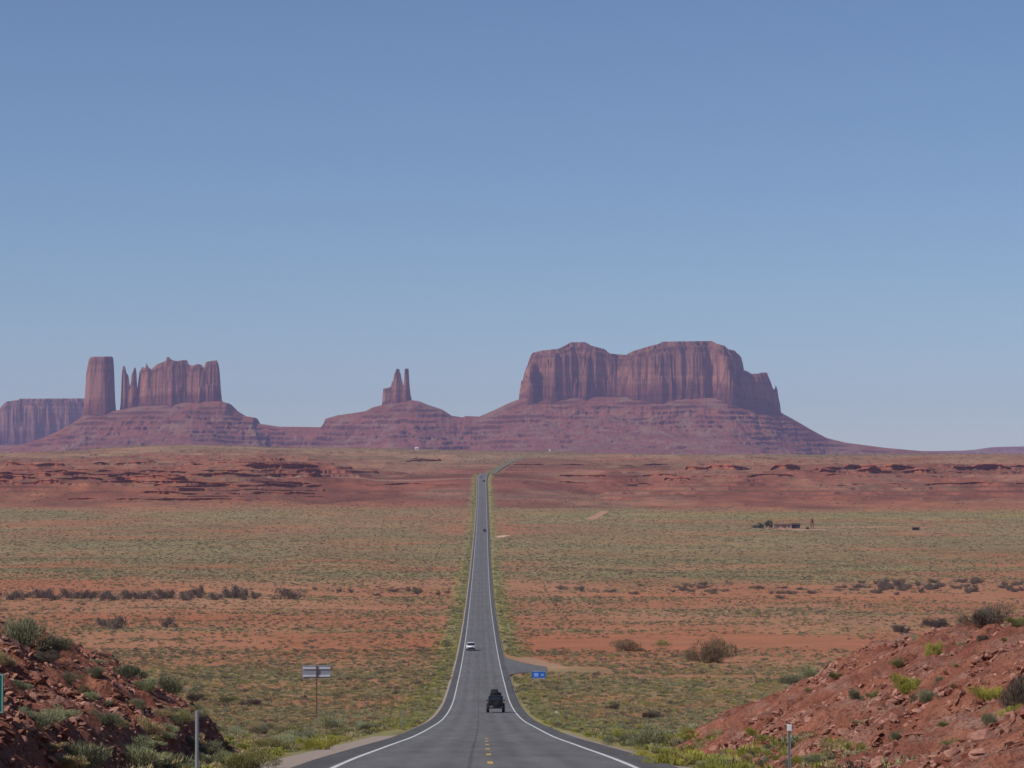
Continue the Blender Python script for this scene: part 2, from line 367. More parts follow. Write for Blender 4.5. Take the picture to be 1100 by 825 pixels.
class MB:
    def __init__(s): s.bm = bmesh.new()
    def box(s, c, size, bev=0.0, rot=None, taper=None):
        r = bmesh.ops.create_cube(s.bm, size=1.0); vs = r['verts']
        for v in vs:
            k = taper if (taper and v.co.z > 0) else (1, 1)
            v.co = Vector((v.co.x * size[0] * k[0], v.co.y * size[1] * k[1], v.co.z * size[2]))
            if rot is not None: v.co = rot @ v.co
            v.co += Vector(c)
        if bev > 0:
            es = list({e for v in vs for e in v.link_edges})
            bmesh.ops.bevel(s.bm, geom=es, offset=bev, segments=2, profile=0.6, affect='EDGES')
        return s
    def cyl(s, c, r, h, axis='Z', seg=20, r2=None):
        m = {'Z': Matrix.Identity(4), 'X': Matrix.Rotation(R(90), 4, 'Y'), 'Y': Matrix.Rotation(R(90), 4, 'X')}[axis]
        bmesh.ops.create_cone(s.bm, cap_ends=True, segments=seg, radius1=r, radius2=r if r2 is None else r2, depth=h, matrix=Matrix.Translation(c) @ m)
        return s
    def prism(s, prof, x0, x1, t0=1.0, zt=None):
        """side outline (y, z) swept across x; above zt the width narrows by t0"""
        def xs(x, z): return x * (t0 if (zt is not None and z > zt) else 1.0)
        a = [s.bm.verts.new((xs(x0, z), y, z)) for y, z in prof]; b = [s.bm.verts.new((xs(x1, z), y, z)) for y, z in prof]
        s.bm.faces.new(a); s.bm.faces.new(b[::-1])
        for i in range(len(prof)):
            j = (i + 1) % len(prof); s.bm.faces.new((a[i], b[i], b[j], a[j]))
        return s
    def bevel(s, off, seg=2):
        bmesh.ops.bevel(s.bm, geom=[e for e in s.bm.edges], offset=off, segments=seg, affect='EDGES'); return s
    def done(s, name, mat, parent=None, smooth=False, **p):
        bmesh.ops.recalc_face_normals(s.bm, faces=s.bm.faces)
        me = bpy.data.meshes.new(name); s.bm.to_mesh(me); s.bm.free()
        me.materials.append(mat)
        if smooth:
            for f in me.polygons: f.use_smooth = True
        return link(me, name, parent, **p)

# ---------------------------------------------------------------- ground sheet
ROWS = np.concatenate([np.arange(-90, 30, 4.0), np.arange(30, 120, 0.7), np.arange(120, 350, 1.6), np.arange(350, 1000, 3.2), np.arange(1000, 2150, 6.0),
                       np.arange(2150, 4500, 4.5), np.arange(4500, 12400, 100.0), np.linspace(12400, 16000, 12)])
US = np.concatenate([np.linspace(-1.0, -0.25, 36)[:-1], np.linspace(-0.25, 0.25, 660), np.linspace(0.25, 1.0, 36)[1:]])
def soil_tint(X, Y, Z):
    n = fbm(X / 90, Y / 160, 4, 120); n2 = fbm(X / 30, Y / 45, 3, 125)
    pal = np.clip(0.35 + 0.55 * n + 0.2 * n2, 0, 1)[..., None]
    c = SOIL * (1 - pal) + SOIL_PALE * pal
    red = (sstep(Y + 160 * n + 90 * n2, 2080, 2420) * (1 - 0.6 * sstep(Y, 3000, 3900)))[..., None]
    band = 0.6 * fbm(X / 250, Z / 2.2, 3, 130) + 0.7 * fbm(X / 30, Y / 60, 4, 133)
    rc = SOIL_RED * (1.1 + 0.5 * band[..., None]) + np.array((0.05, 0.05, 0.03)) * sstep(fbm(X / 130, Y / 120, 4, 139), 0.0, 0.5)[..., None]
    c = c * (1 - red) + rc * red
    top = (sstep(Y + 350 * n + 150 * n2, 2900, 3700))[..., None]
    c = c * (1 - 0.8 * top) + (np.array((0.25, 0.160, 0.088)) * (1 + 0.35 * fbm(X / 70, Y / 110, 4, 136)[..., None])) * 0.8 * top
    # pale tracks
    def stroke(x0, y0, x1, y1, wd, col, k):
        nonlocal c, veg
        dx, dy = x1 - x0, y1 - y0; L = dx * dx + dy * dy
        t = np.clip(((X - x0) * dx + (Y - y0) * dy) / L, 0, 1)
        dd = np.hypot(X - x0 - t * dx, Y - y0 - t * dy)
        m0 = k * (1 - sstep(dd, wd * 0.6, wd)); veg = veg * (1 - m0); m_ = m0[..., None]; c = c * (1 - m_) + np.array(col) * m_
    veg = cover(X, Y)
    vg = (verge(X, Y) * (1 - sstep(X, 4, 6) * sstep(Y, 430, 450) * (1 - sstep(Y, 560, 590))))[..., None]
    c = c * (1 - 0.75 * vg) + np.array((0.21, 0.215, 0.06)) * 0.75 * vg
    pl = (sstep(Y + 130 * fbm(X / 90, Y / 220, 4, 77), 1110, 1230) * (1 - sstep(Y + 90 * n, 2050, 2230)))[..., None]
    pl = pl * np.clip(0.55 + 1.0 * fbm(X / 70, Y / 60, 4, 97), 0.0, 1)[..., None]
    c = c * (1 - 0.68 * pl) + np.array((0.165, 0.128, 0.055)) * 0.72 * pl
    ye = (np.exp(-((Y - 2040) / 70) ** 2) * (sstep(X, 0, 60) + 0.6 * (1 - sstep(X, -190, -60)) * sstep(X, -330, -190)))[..., None]
    c = c * (1 - 0.6 * ye) + np.array((0.30, 0.25, 0.07)) * 0.6 * ye
    for st in STROKES: stroke(*st)
    mid = np.where(Y < 2200, 1, 0.75)
    alpha = np.clip(veg * 0.55 * mid, 0, 1)
    return np.concatenate([c, alpha[..., None]], -1)
STROKES = []
def track(pts, wd, col, k):
    P = [spot(*p)[:2] for p in pts]
    for (x0, y0), (x1, y1) in zip(P, P[1:]): STROKES.append((x0, y0, x1, y1, wd, col, k))
track([(634, 558), (642, 554), (650, 549)], 4.5, (0.44, 0.235, 0.14), 0.9)
track([(536, 577), (543, 575)], 4, (0.62, 0.40, 0.28), 0.9)
track([(270, 511), (380, 512.5), (512, 514.5)], 6, (0.36, 0.23, 0.16), 0.5)
track([(530, 514.5), (640, 515.5)], 6, (0.32, 0.2, 0.14), 0.4)
track([(830, 568), (875, 569)], 12, (0.46, 0.26, 0.17), 0.8)
track([(560, 706), (585, 713), (600, 717)], 3.0, (0.36, 0.225, 0.14), 0.8)
track([(800, 566), (990, 567)], 8, (0.50, 0.25, 0.15), 0.8)

Yg = ROWS[:, None] * np.ones(len(US))[None, :]
Xg = US[None, :] * (np.abs(Yg) + 45)
Zg = ground_z(Xg, Yg)
inb = (Yg < 112) & (Yg > -60) & (np.abs(Xg) > 7.3) & (np.abs(Xg) < 44)
Zg = np.where(inb & ((np.where(Xg < 0, emb_h(Xg, Yg, -1)[2], emb_h(Xg, Yg, 1)[2])) > 0.3), Zg - 0.6, Zg)
V = np.stack([Xg, Yg, Zg], -1).reshape(-1, 3)
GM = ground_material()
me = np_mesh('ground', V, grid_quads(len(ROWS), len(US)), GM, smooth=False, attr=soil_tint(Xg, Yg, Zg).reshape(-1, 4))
link(me, 'ground', kind='structure')

# ---------------------------------------------------------------- cut banks beside the road
BM_ = bank_material()
def bank(side):
    ys = np.concatenate([np.arange(-55, 36, 2.0), np.arange(36, 116, 0.17)])
    xs = np.concatenate([np.arange(6.2, 24, 0.14), np.arange(24, 44, 0.8)]) * side
    X, Y = np.meshgrid(xs, ys)
    Z = emb_z(X, Y, side)
    Z = Z + 0.13 * fbm(X * 1.3, Y * 1.3, 3, 140) + 0.10 * ridge(X * 0.9, Y * 0.7, 2, 143)
    me = np_mesh('roadside_bank', np.stack([X, Y, Z], -1).reshape(-1, 3), grid_quads(len(ys), len(xs)), BM_)
    return link(me, 'roadside_bank', kind='structure')
bank(-1); bank(1)

# ---------------------------------------------------------------- road
AM = asphalt_material()
gravel = plain('pale_gravel', (0.34, 0.27, 0.225), 0.95, 0, 0.1, 0.3, 5.0)
white_paint = plain('white_road_paint', (0.62, 0.62, 0.60), 0.7, 0, 0.3, 0.25, 2.0)
yellow_paint = plain('yellow_road_paint', (0.56, 0.36, 0.09), 0.7, 0, 0.3, 0.3, 2.0)
RR = ROWS[(ROWS >= -90) & (ROWS <= 4500)]
def strip(name, offs, lift, mat, rows=RR, tint=None, drop=None):
    offs = np.asarray(offs, float)
    Y = rows[:, None] * np.ones(len(offs))[None, :]; X = xroad(Y) + offs[None, :]
    Z = zroad(Y) + lift
    if drop is not None: Z = Z - np.asarray(drop)[None, :]
    at = None
    if tint is not None: at = np.broadcast_to(np.concatenate([np.asarray(tint, float), np.ones((len(offs), 1))], 1)[None], Y.shape + (4,)).reshape(-1, 4)
    me = np_mesh(name, np.stack([X, Y, Z], -1).reshape(-1, 3), grid_quads(len(rows), len(offs)), mat, attr=at)
    return link(me, name, kind='structure')
o_ = [-4.85, -4.7, -3.9, -3.6, -2.9, -2.3, -1.6, -0.9, -0.45, -0.36, -0.27, 0.15, 0.9, 1.5, 2.2, 2.9, 3.6, 3.9, 4.7, 4.85]
base = 1.04 * np.array([.09, .09, .09, .128, .142, .116, .142, .120, .128, .082, .130, .128, .116, .142, .114, .138, .128, .09, .09, .09])
tint = np.stack([base * 1.04, base * 0.985, base * 0.98], 1)
strip('road', o_, 0.0, AM, rows=RR[RR < 2756], tint=tint, drop=[0.12] + [0] * 18 + [0.12])
strip('road', [-3.3, -3.1, -1.0, 1.0, 3.1, 3.3], 0.0, AM, rows=RR[RR > 2750], tint=[(0.165, 0.145, 0.11)] * 6, drop=[0.3, 0, 0, 0, 0, 0.3])   # older, sun bleached paving past the crest
strip('gravel_shoulder', [-6.9, -6.2, -4.6], -0.025, gravel, rows=RR[RR < 150], drop=[0.3, 0.08, 0])
strip('gravel_shoulder', [-5.15, -4.6], -0.03, gravel, rows=RR[(RR >= 146) & (RR < 2750)], drop=[0.14, 0])
strip('gravel_shoulder', [4.6, 5.3, 5.9], -0.025, gravel, rows=RR[RR < 160], drop=[0, 0.07, 0.3])
strip('gravel_shoulder', [4.6, 5.05], -0.03, gravel, rows=RR[(RR >= 156) & (RR < 2750)], drop=[0, 0.14])
strip('edge_line', [-3.73, -3.59], 0.005, white_paint, rows=RR[RR < 2745]); strip('edge_line', [3.59, 3.73], 0.005, white_paint, rows=RR[RR < 2745])
vv = []; qq = []
for k in range(11):
    y0 = 7 + k * 12.2; ys = np.linspace(y0, y0 + 3.05, 4)
    for j, y in enumerate(ys):
        zz = float(np.interp(y, RR, zroad(RR))) + 0.007; xx = float(xroad(y))
        vv += [(xx + 0.09, y, zz), (xx + 0.24, y, zz)]
    b0 = k * 8
    for j in range(3): qq.append((b0 + j * 2, b0 + j * 2 + 1, b0 + j * 2 + 3, b0 + j * 2 + 2))
link(np_mesh('center_line', vv, qq, yellow_paint), 'center_line', kind='structure')
# turn-out of the side road on the right
def sideroad():
    L = [(4.6, 449), (5.6, 458), (7.2, 466), (9.3, 471), (12.2, 474)]
    Rr = [(4.6, 566), (6.0, 540), (8.0, 522), (10.6, 507), (12.6, 498)]
    vs = []; n = 7
    for a, b in zip(L, Rr):
        for t in np.linspace(0, 1, n):
            x = lerp(a[0], b[0], t); y = lerp(a[1], b[1], t)
            vs.append((x, y, float(zroad(y)) - 0.0035 * (x - 4.6) - 0.008))
    me = np_mesh('side_road', vs, grid_quads(5, n), AM, attr=np.tile((0.128, 0.124, 0.122, 1), (len(vs), 1)))
    link(me, 'side_road', kind='structure')
sideroad()

# ---------------------------------------------------------------- buttes and mesas
def sdf(X, Y, poly):
    """signed distance, positive inside"""
    P = np.asarray(poly, float); n = len(P)
    d2 = np.full(X.shape, 1e18); ins = np.zeros(X.shape, bool)
    for i in range(n):
        ax, ay = P[i]; bx, by = P[(i + 1) % n]
        ex, ey = bx - ax, by - ay
        t = np.clip(((X - ax) * ex + (Y - ay) * ey) / (ex * ex + ey * ey), 0, 1)
        d2 = np.minimum(d2, (X - ax - t * ex) ** 2 + (Y - ay - t * ey) ** 2)
        c = ((ay > Y) != (by > Y)) & (X < (bx - ax) * (Y - ay) / (by - ay + 1e-12) + ax)
        ins ^= c
    return np.where(ins, 1, -1) * np.sqrt(d2)
_F = np.array([(0, 0), (40, 25), (90, 48), (160, 76), (260, 108), (380, 138), (520, 165), (720, 190), (1000, 215), (1600, 260)], float)
def landform(name, D, px0, px1, S, blocks, yfront, back, mat, res, talus_y=(-1000, 1500), seed=0, bench=19.0, label=None, depth_fine=(-60, 560)):
    S = np.asarray(S, float); yf = np.asarray(yfront, float)
    k = D / F
    xs = np.arange((px0 - HX) * k, (px1 - HX) * k + res, res)
    ys = np.concatenate([np.arange(talus_y[0], depth_fine[0], 7.0), np.arange(depth_fine[0], depth_fine[1], res), np.arange(depth_fine[1], talus_y[1], 30.0)]) 
    X, Yo = np.meshgrid(xs, ys); px = HX + X / k; pxt = HX + X * F / (D + Yo)
    gx = X + 900 * seed
    fr = np.interp(px, yf[:, 0], yf[:, 1]); bk = np.interp(px, yf[:, 0], back if np.ndim(back) else np.full(len(yf), back))
    t = np.maximum(0, fr - Yo); tb = np.maximum(0, Yo - bk)
    gul = ridge(gx / 100 + 0.6 * fbm(gx / 200, Yo / 90, 2, 201), Yo / 320, 3, 200) * 36 + ridge(gx / 34, Yo / 120, 3, 204) * 14
    t1 = np.maximum(0, t + gul * sstep(t, 5, 120)); 
    pw = np.arange(S[0, 0] - 120, S[-1, 0] + 120, 1.0); g_ = np.exp(-(np.arange(-90, 91) / 26.0) ** 2); g_ /= g_.sum()
    Sw = np.convolve(np.pad(np.interp(pw, S[:, 0], S[:, 1]), 90, 'edge'), g_, 'valid')
    wob = 14 * fbm(gx / 160, Yo / 160, 3, 206) * sstep(t, 10, 120)
    Sz = (HY - lerp(np.interp(px, S[:, 0], S[:, 1]), np.interp(px + wob, pw, Sw), sstep(t, 0, 130))) * k
    z = Sz - np.interp(t1, _F[:, 0], _F[:, 1]) - np.interp(tb, _F[:, 0], _F[:, 1]) * 1.2
    zn = z + 9 * fbm(gx / 190, Yo / 190, 3, 208)
    zt = terrace(zn, bench, 6.0) - 9 * fbm(gx / 190, Yo / 190, 3, 208); msk = np.clip(0.55 + 1.3 * fbm(gx / 90, z / 14, 3, 210), 0, 1) * sstep(t + tb, 6, 40)
    z = lerp(z, zt, msk) + 2.6 * fbm(gx / 20, Yo / 24, 4, 214) * sstep(t + tb, 0, 30)
    z0 = z.copy(); CL = np.zeros_like(z); FR = np.zeros_like(z)
    for poly, top, prof, fl in blocks:
        P = [((p - HX) * (D + y) / F, y) for p, y in poly]
        s = sdf(X, Yo, P)
        s = s + fl * (15 * (terrace(4 * fbm(gx / 130, Yo / 130, 3, 220), 1, 6) / 2.6) + 7 * terrace(3 * fbm(gx / 42, Yo / 42, 2, 224), 1, 5) / 2 + 3 * fbm(gx / 11, Yo / 11, 3, 228))
        top = np.asarray(top, float)
        T = (HY - np.interp(pxt, top[:, 0], top[:, 1])) * (D + np.minimum(Yo, 330)) / F
        prof_ = np.asarray(prof, float)
        f = np.interp(s, prof_[:, 0], prof_[:, 1])
        CL = np.maximum(CL, sstep(s, prof_[0, 0] - 4, prof_[0, 0])); FR = np.where(s > prof_[0, 0] - 1, np.clip((z - z0) * 0 + np.clip(f, 0, 1), 0, 1), FR)
        z = np.where(s > prof_[0, 0], np.maximum(z, Sz - 6 + f * (T - Sz + 6) + 2.0 * fbm(gx / 12, Yo / 12, 2, 231) * (f > .3) * (f < .97)), z)
    V = np.stack([X, Yo + D, z + EYE], -1).reshape(-1, 3)
    me = np_mesh(name, V, grid_quads(len(ys), len(xs)), mat, smooth=False, attr=np.stack([CL, FR, 0 * z, 0 * z + 1], -1).reshape(-1, 4))
    o = link(me, name, kind='structure')
    if label: o['label'] = label
    return o
MESA = [(-2, 0), (2, 0.38), (5, 0.40), (9, 0.80), (13, 0.82), (16, 0.91), (24, 0.93), (27, 1.0)]
TOWER = [(-1, 0), (3, 0.42), (6, 0.45), (9, 0.88), (12, 0.94), (16, 1.0)]
SPIRE = [(-2, 0), (1.0, 0.5), (2.5, 0.54), (4, 1.0)]
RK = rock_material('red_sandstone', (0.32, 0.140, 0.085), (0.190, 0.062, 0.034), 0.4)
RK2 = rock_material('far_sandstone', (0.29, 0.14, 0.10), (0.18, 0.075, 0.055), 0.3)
SK = [(-160, 486), (-40, 485), (0, 481), (28, 477), (50, 470), (75, 458), (91, 447), (100, 445), (128, 441), (150, 437), (200, 433), (237, 431), (244, 433), (252, 441), (262, 447), (273, 448.5),
      (277, 455), (300, 458.5), (345, 459), (347.5, 456), (350, 450), (362, 446.5), (392, 442), (400, 438), (411, 435), (425, 432), (442, 430), (450, 431), (460, 435), (475, 440), (485, 446.5),
      (497, 448.5), (500, 447), (515, 447.5), (532, 440), (550, 431.5), (563, 427.5), (600, 426), (700, 427), (790, 428), (810, 432), (838, 438), (845, 443), (862, 452), (880, 462),
      (895, 469.5), (915, 474.5), (960, 480.3), (1000, 483.8), (1060, 487), (1200, 494)]
YF = [(-200, -30), (90, -20), (240, -20), (400, -10), (450, -10), (520, 0), (563, -10), (780, -30), (800, 15), (840, 110), (900, 170), (1200, 200)]
BK = [150, 150, 160, 60, 60, 100, 400, 500, 500, 480, 320, 320]
landform('butte', 9500, -70, 290, SK, [
    ([(91, 30), (96, -22), (113, -34), (123.5, 40), (122, 90), (105, 105), (92, 80)], [(90, 420), (93, 400), (96, 386), (98, 383.5), (122, 383), (123, 386), (124.5, 405)], [(-1, 0), (6, 0.75), (9, 0.97), (14, 1.0)], 0.35),
    ([(130.5, 12), (134, -8), (138, -2), (143, -8), (147.5, 2), (147.5, 34), (131, 38)], [(130, 420), (131.2, 402), (132.2, 394), (133.5, 392.5), (135, 395), (136, 401), (138, 403), (139, 408), (140, 417), (141, 413), (141.8, 401), (143.2, 400.5), (144.2, 395.5), (146, 395), (147, 402), (148, 420)], [(-2, 0), (0.5, 0.5), (2, 0.55), (3.5, 1.0)], 0.15),
    ([(148, 10), (158, -18), (172, -26), (185, -38), (200, -22), (214, -28), (226, -10), (236.5, 10), (237.5, 60), (234, 120), (190, 140), (150, 110)],
     [(147, 420), (150, 400), (153, 394), (156, 396), (157.5, 390), (160, 395), (163, 397), (168, 392), (175, 389), (178, 388), (179.5, 383.5), (182, 384), (185, 387), (190, 388), (196, 387), (201, 387), (203, 392), (207, 393), (212, 391), (217, 392), (219, 396), (221, 389), (226, 388), (233, 387), (235, 392), (238, 410)], TOWER, 0.75),
    ], YF, BK, RK, 2.6, talus_y=(-1200, 1300), seed=1, label='red sandstone butte with one thick pillar and a jagged castle block', depth_fine=(-70, 180))
landform('spired_butte', 9500, 290, 506, SK, [
    ([(410.5, 8), (413, -9), (420, -7), (425, -18), (431, -12), (436, -12), (441.5, 2), (441.5, 26), (425, 32), (411, 30)], [(409, 430), (410.8, 420), (412, 417.5), (416, 416.8), (420, 415.5), (420.8, 411), (422.5, 409), (423.3, 402), (425, 399), (425.6, 396.3), (428.9, 396.4), (429.4, 400), (430.5, 402), (431.2, 407), (432.2, 410), (433.2, 416), (434.0, 408), (434.5, 398), (435.0, 396), (438.8, 395.8), (439.3, 403), (439.8, 413), (441, 424), (443, 430)], [(-3.5, 0), (-0.5, 0.6), (0.5, 0.65), (1.8, 1.0)], 0.16),
    ], YF, BK, RK, 1.7, talus_y=(-1200, 1200), seed=2, label='small butte on a terraced cone topped by two thin rock spires', depth_fine=(-40, 70))
landform('mesa', 9500, 506, 1120, SK, [
    ([(567, 90), (567.5, 10), (572, -32), (584, -18), (596, -34), (612, -10), (630, -26), (648, 18), (664, 30), (682, -24), (700, -44), (720, -30), (742, -50), (764, -28), (782, -44), (786, -20), (793, 90), (800, 190), (800, 470), (700, 520), (600, 480), (566, 400)],
     [(562, 402), (565, 393), (569, 384), (572, 379), (582, 376.5), (600, 374.5), (608, 370.5), (613, 367.5), (629, 367.3), (635, 371), (650, 375), (655, 379.5), (664, 380.5), (673, 381), (680, 377), (690, 374), (700, 371), (707, 369.5), (712, 366.8), (765, 366), (772, 369.5), (779, 371), (782, 374.5), (790, 376.5), (797, 380), (800, 388), (803, 397)], MESA, 1.25),
    ([(792, 80), (799, 110), (810, 150), (822, 190), (832, 235), (838, 280), (839, 340), (825, 400), (795, 420)],
     [(795, 396), (803, 398.5), (808, 401.5), (816, 401), (819, 400), (824.5, 400), (828, 409), (831, 417.5), (832.5, 419), (834, 413.5), (835.5, 418), (837, 428), (840, 436)], TOWER, 0.6),
    ], YF, BK, RK, 3.2, talus_y=(-1200, 1500), seed=3, label='broad flat topped red sandstone mesa with a terraced apron of rubble', depth_fine=(-110, 560))
landform('mesa', 12500, -60, 200, [(-100, 482), (0, 476), (60, 476), (100, 475), (200, 480)], [
    ([(-3, 60), (0, 0), (20, -30), (50, -20), (80, -10), (110, 30), (110, 300), (0, 300)], [(-5, 452), (0, 440), (4, 435), (8, 431.5), (20, 430), (22, 428.5), (110, 428)], MESA, 1.3)],
    [(-100, 0), (200, 0)], 300, RK2, 4.0, talus_y=(-900, 900), seed=4, bench=18, label='distant flat topped mesa half hidden by the pillared butte', depth_fine=(-120, 330))
landform('ridge', 14000, 900, 1420, [(900, 490), (930, 486), (960, 484), (1000, 484.5), (1035, 484), (1055, 482.5), (1072, 480), (1100, 479.5), (1130, 477), (1250, 479), (1420, 488)], [],
    [(900, 0), (1420, 0)], 200, RK2, 9.0, talus_y=(-1200, 1400), seed=5, bench=16, label='low distant red ridge on the horizon', depth_fine=(-60, 240))

# ---------------------------------------------------------------- plants
def tuft_mesh(name, n, mat, seed, size=(0.05, 0.28), up=0.8, flat=0.62, shell=0.55, stems=0):
    """a shrub of radius 1: leaf-sized blades through an uneven dome"""
    r = np.random.default_rng(seed)
    nl = 11; lobes = r.normal(size=(nl, 3)) * (0.42, 0.42, 0.15) + (0, 0, 0.34)
    li = r.integers(0, nl, n)
    v = r.normal(size=(n, 3)); v /= np.linalg.norm(v, axis=1)[:, None]
    rad = (shell + (1 - shell) * r.random(n)) * (0.26 + 0.24 * r.random(nl))[li]
    c = lobes[li] + v * rad[:, None] * (1, 1, flat)
    c[:, 2] = np.abs(c[:, 2])
    dirv = c - (0, 0, -0.2) + r.normal(size=(n, 3)) * 0.35; dirv[:, 2] += up
    dirv /= np.linalg.norm(dirv, axis=1)[:, None]
    side = np.cross(dirv, r.normal(size=(n, 3))); side /= np.linalg.norm(side, axis=1)[:, None] + 1e-9
    L = size[1] * (0.6 + 0.8 * r.random(n))[:, None]; W = size[0] * (0.6 + 0.8 * r.random(n))[:, None]
    a = c - side * W; b = c + side * W; t = c + dirv * L; bt = c - dirv * L * 0.5
    V = np.stack([a, bt, b, t], 1).reshape(-1, 3)
    Q = np.arange(4 * n).reshape(-1, 4)
    if stems:
        sv = []; 
        for k in range(stems):
            e = c[r.integers(0, n)]; s0 = np.array((e[0] * 0.1, e[1] * 0.1, -0.1)); w_ = 0.02
            sv += [s0 + (w_, 0, 0), s0 - (w_, 0, 0), e - (w_ * .5, 0, 0), e + (w_ * .5, 0, 0)]
        V = np.concatenate([V, np.array(sv)]); Q = np.arange(len(V)).reshape(-1, 4)
    return np_mesh(name, V, Q, mat)
SAGE = leaf_material('sage_leaf', (0.235, 0.235, 0.135), (0.165, 0.175, 0.105))
OLIVE = leaf_material('olive_leaf', (0.19, 0.19, 0.065), (0.26, 0.24, 0.09))
RABBIT = leaf_material('rabbitbrush_leaf', (0.38, 0.34, 0.06), (0.27, 0.28, 0.06), (0.16, 0.15, 0.06))
STRAW = leaf_material('dry_grass_blade', (0.46, 0.36, 0.185), (0.34, 0.265, 0.135), (0.2, 0.13, 0.08))
DARK = leaf_material('dark_twig', (0.13, 0.10, 0.078), (0.18, 0.14, 0.105), (0.08, 0.045, 0.035))
PALE = leaf_material('pale_green_leaf', (0.29, 0.31, 0.165), (0.34, 0.35, 0.19))
TAMA = leaf_material('tamarisk_leaf', (0.25, 0.165, 0.085), (0.20, 0.14, 0.075))
KINDS = {
    'sage': (SAGE, 0.72, 'grey green sagebrush', 'sagebrush'),
    'olive': (OLIVE, 0.6, 'olive green desert shrub', 'olive_shrub'),
    'rabbit': (RABBIT, 0.6, 'yellow flowering rabbitbrush', 'rabbitbrush'),
    'straw': (STRAW, 0.55, 'straw coloured dry grass clump', 'dry_grass_clump'),
    'dark': (DARK, 0.65, 'dark leafless twiggy shrub', 'dark_shrub'),
    'pale': (PALE, 0.6, 'pale green soft shrub', 'pale_shrub'),
}
NEARM, FARM = {}, {}
for i, (kd, (mt, fl, _, nm)) in enumerate(KINDS.items()):
    up = 1.6 if kd in ('straw', 'rabbit') else 0.7
    NEARM[kd] = [tuft_mesh(nm, 5200, mt, 10 * i + j, size=(0.0085, 0.075), up=up, flat=fl, shell=0.35, stems=30) for j in range(3)]
    FARM[kd] = tuft_mesh(nm + '_cluster', 300, mt, 10 * i + 7, size=(0.032, 0.15), up=up, flat=fl, shell=0.5)

shrub_group = {}
N_IND = [0]
def shrub(kd, x, y, r, label, group, hz=1.0, mesh=None, dz=0.0, cat='shrub'):
    me_ = mesh or random.choice(NEARM[kd])
    o = link(me_, KINDS[kd][3], None, label=label, category=cat, group=group)
    o.location = (x, y, float(surf_z(x, y)) - 0.06 * r + dz); o.rotation_euler = (0, 0, random.random() * 6.28); o.scale = (r, r * random.uniform(.8, 1.1), r * hz)
    N_IND[0] += 1
    return o

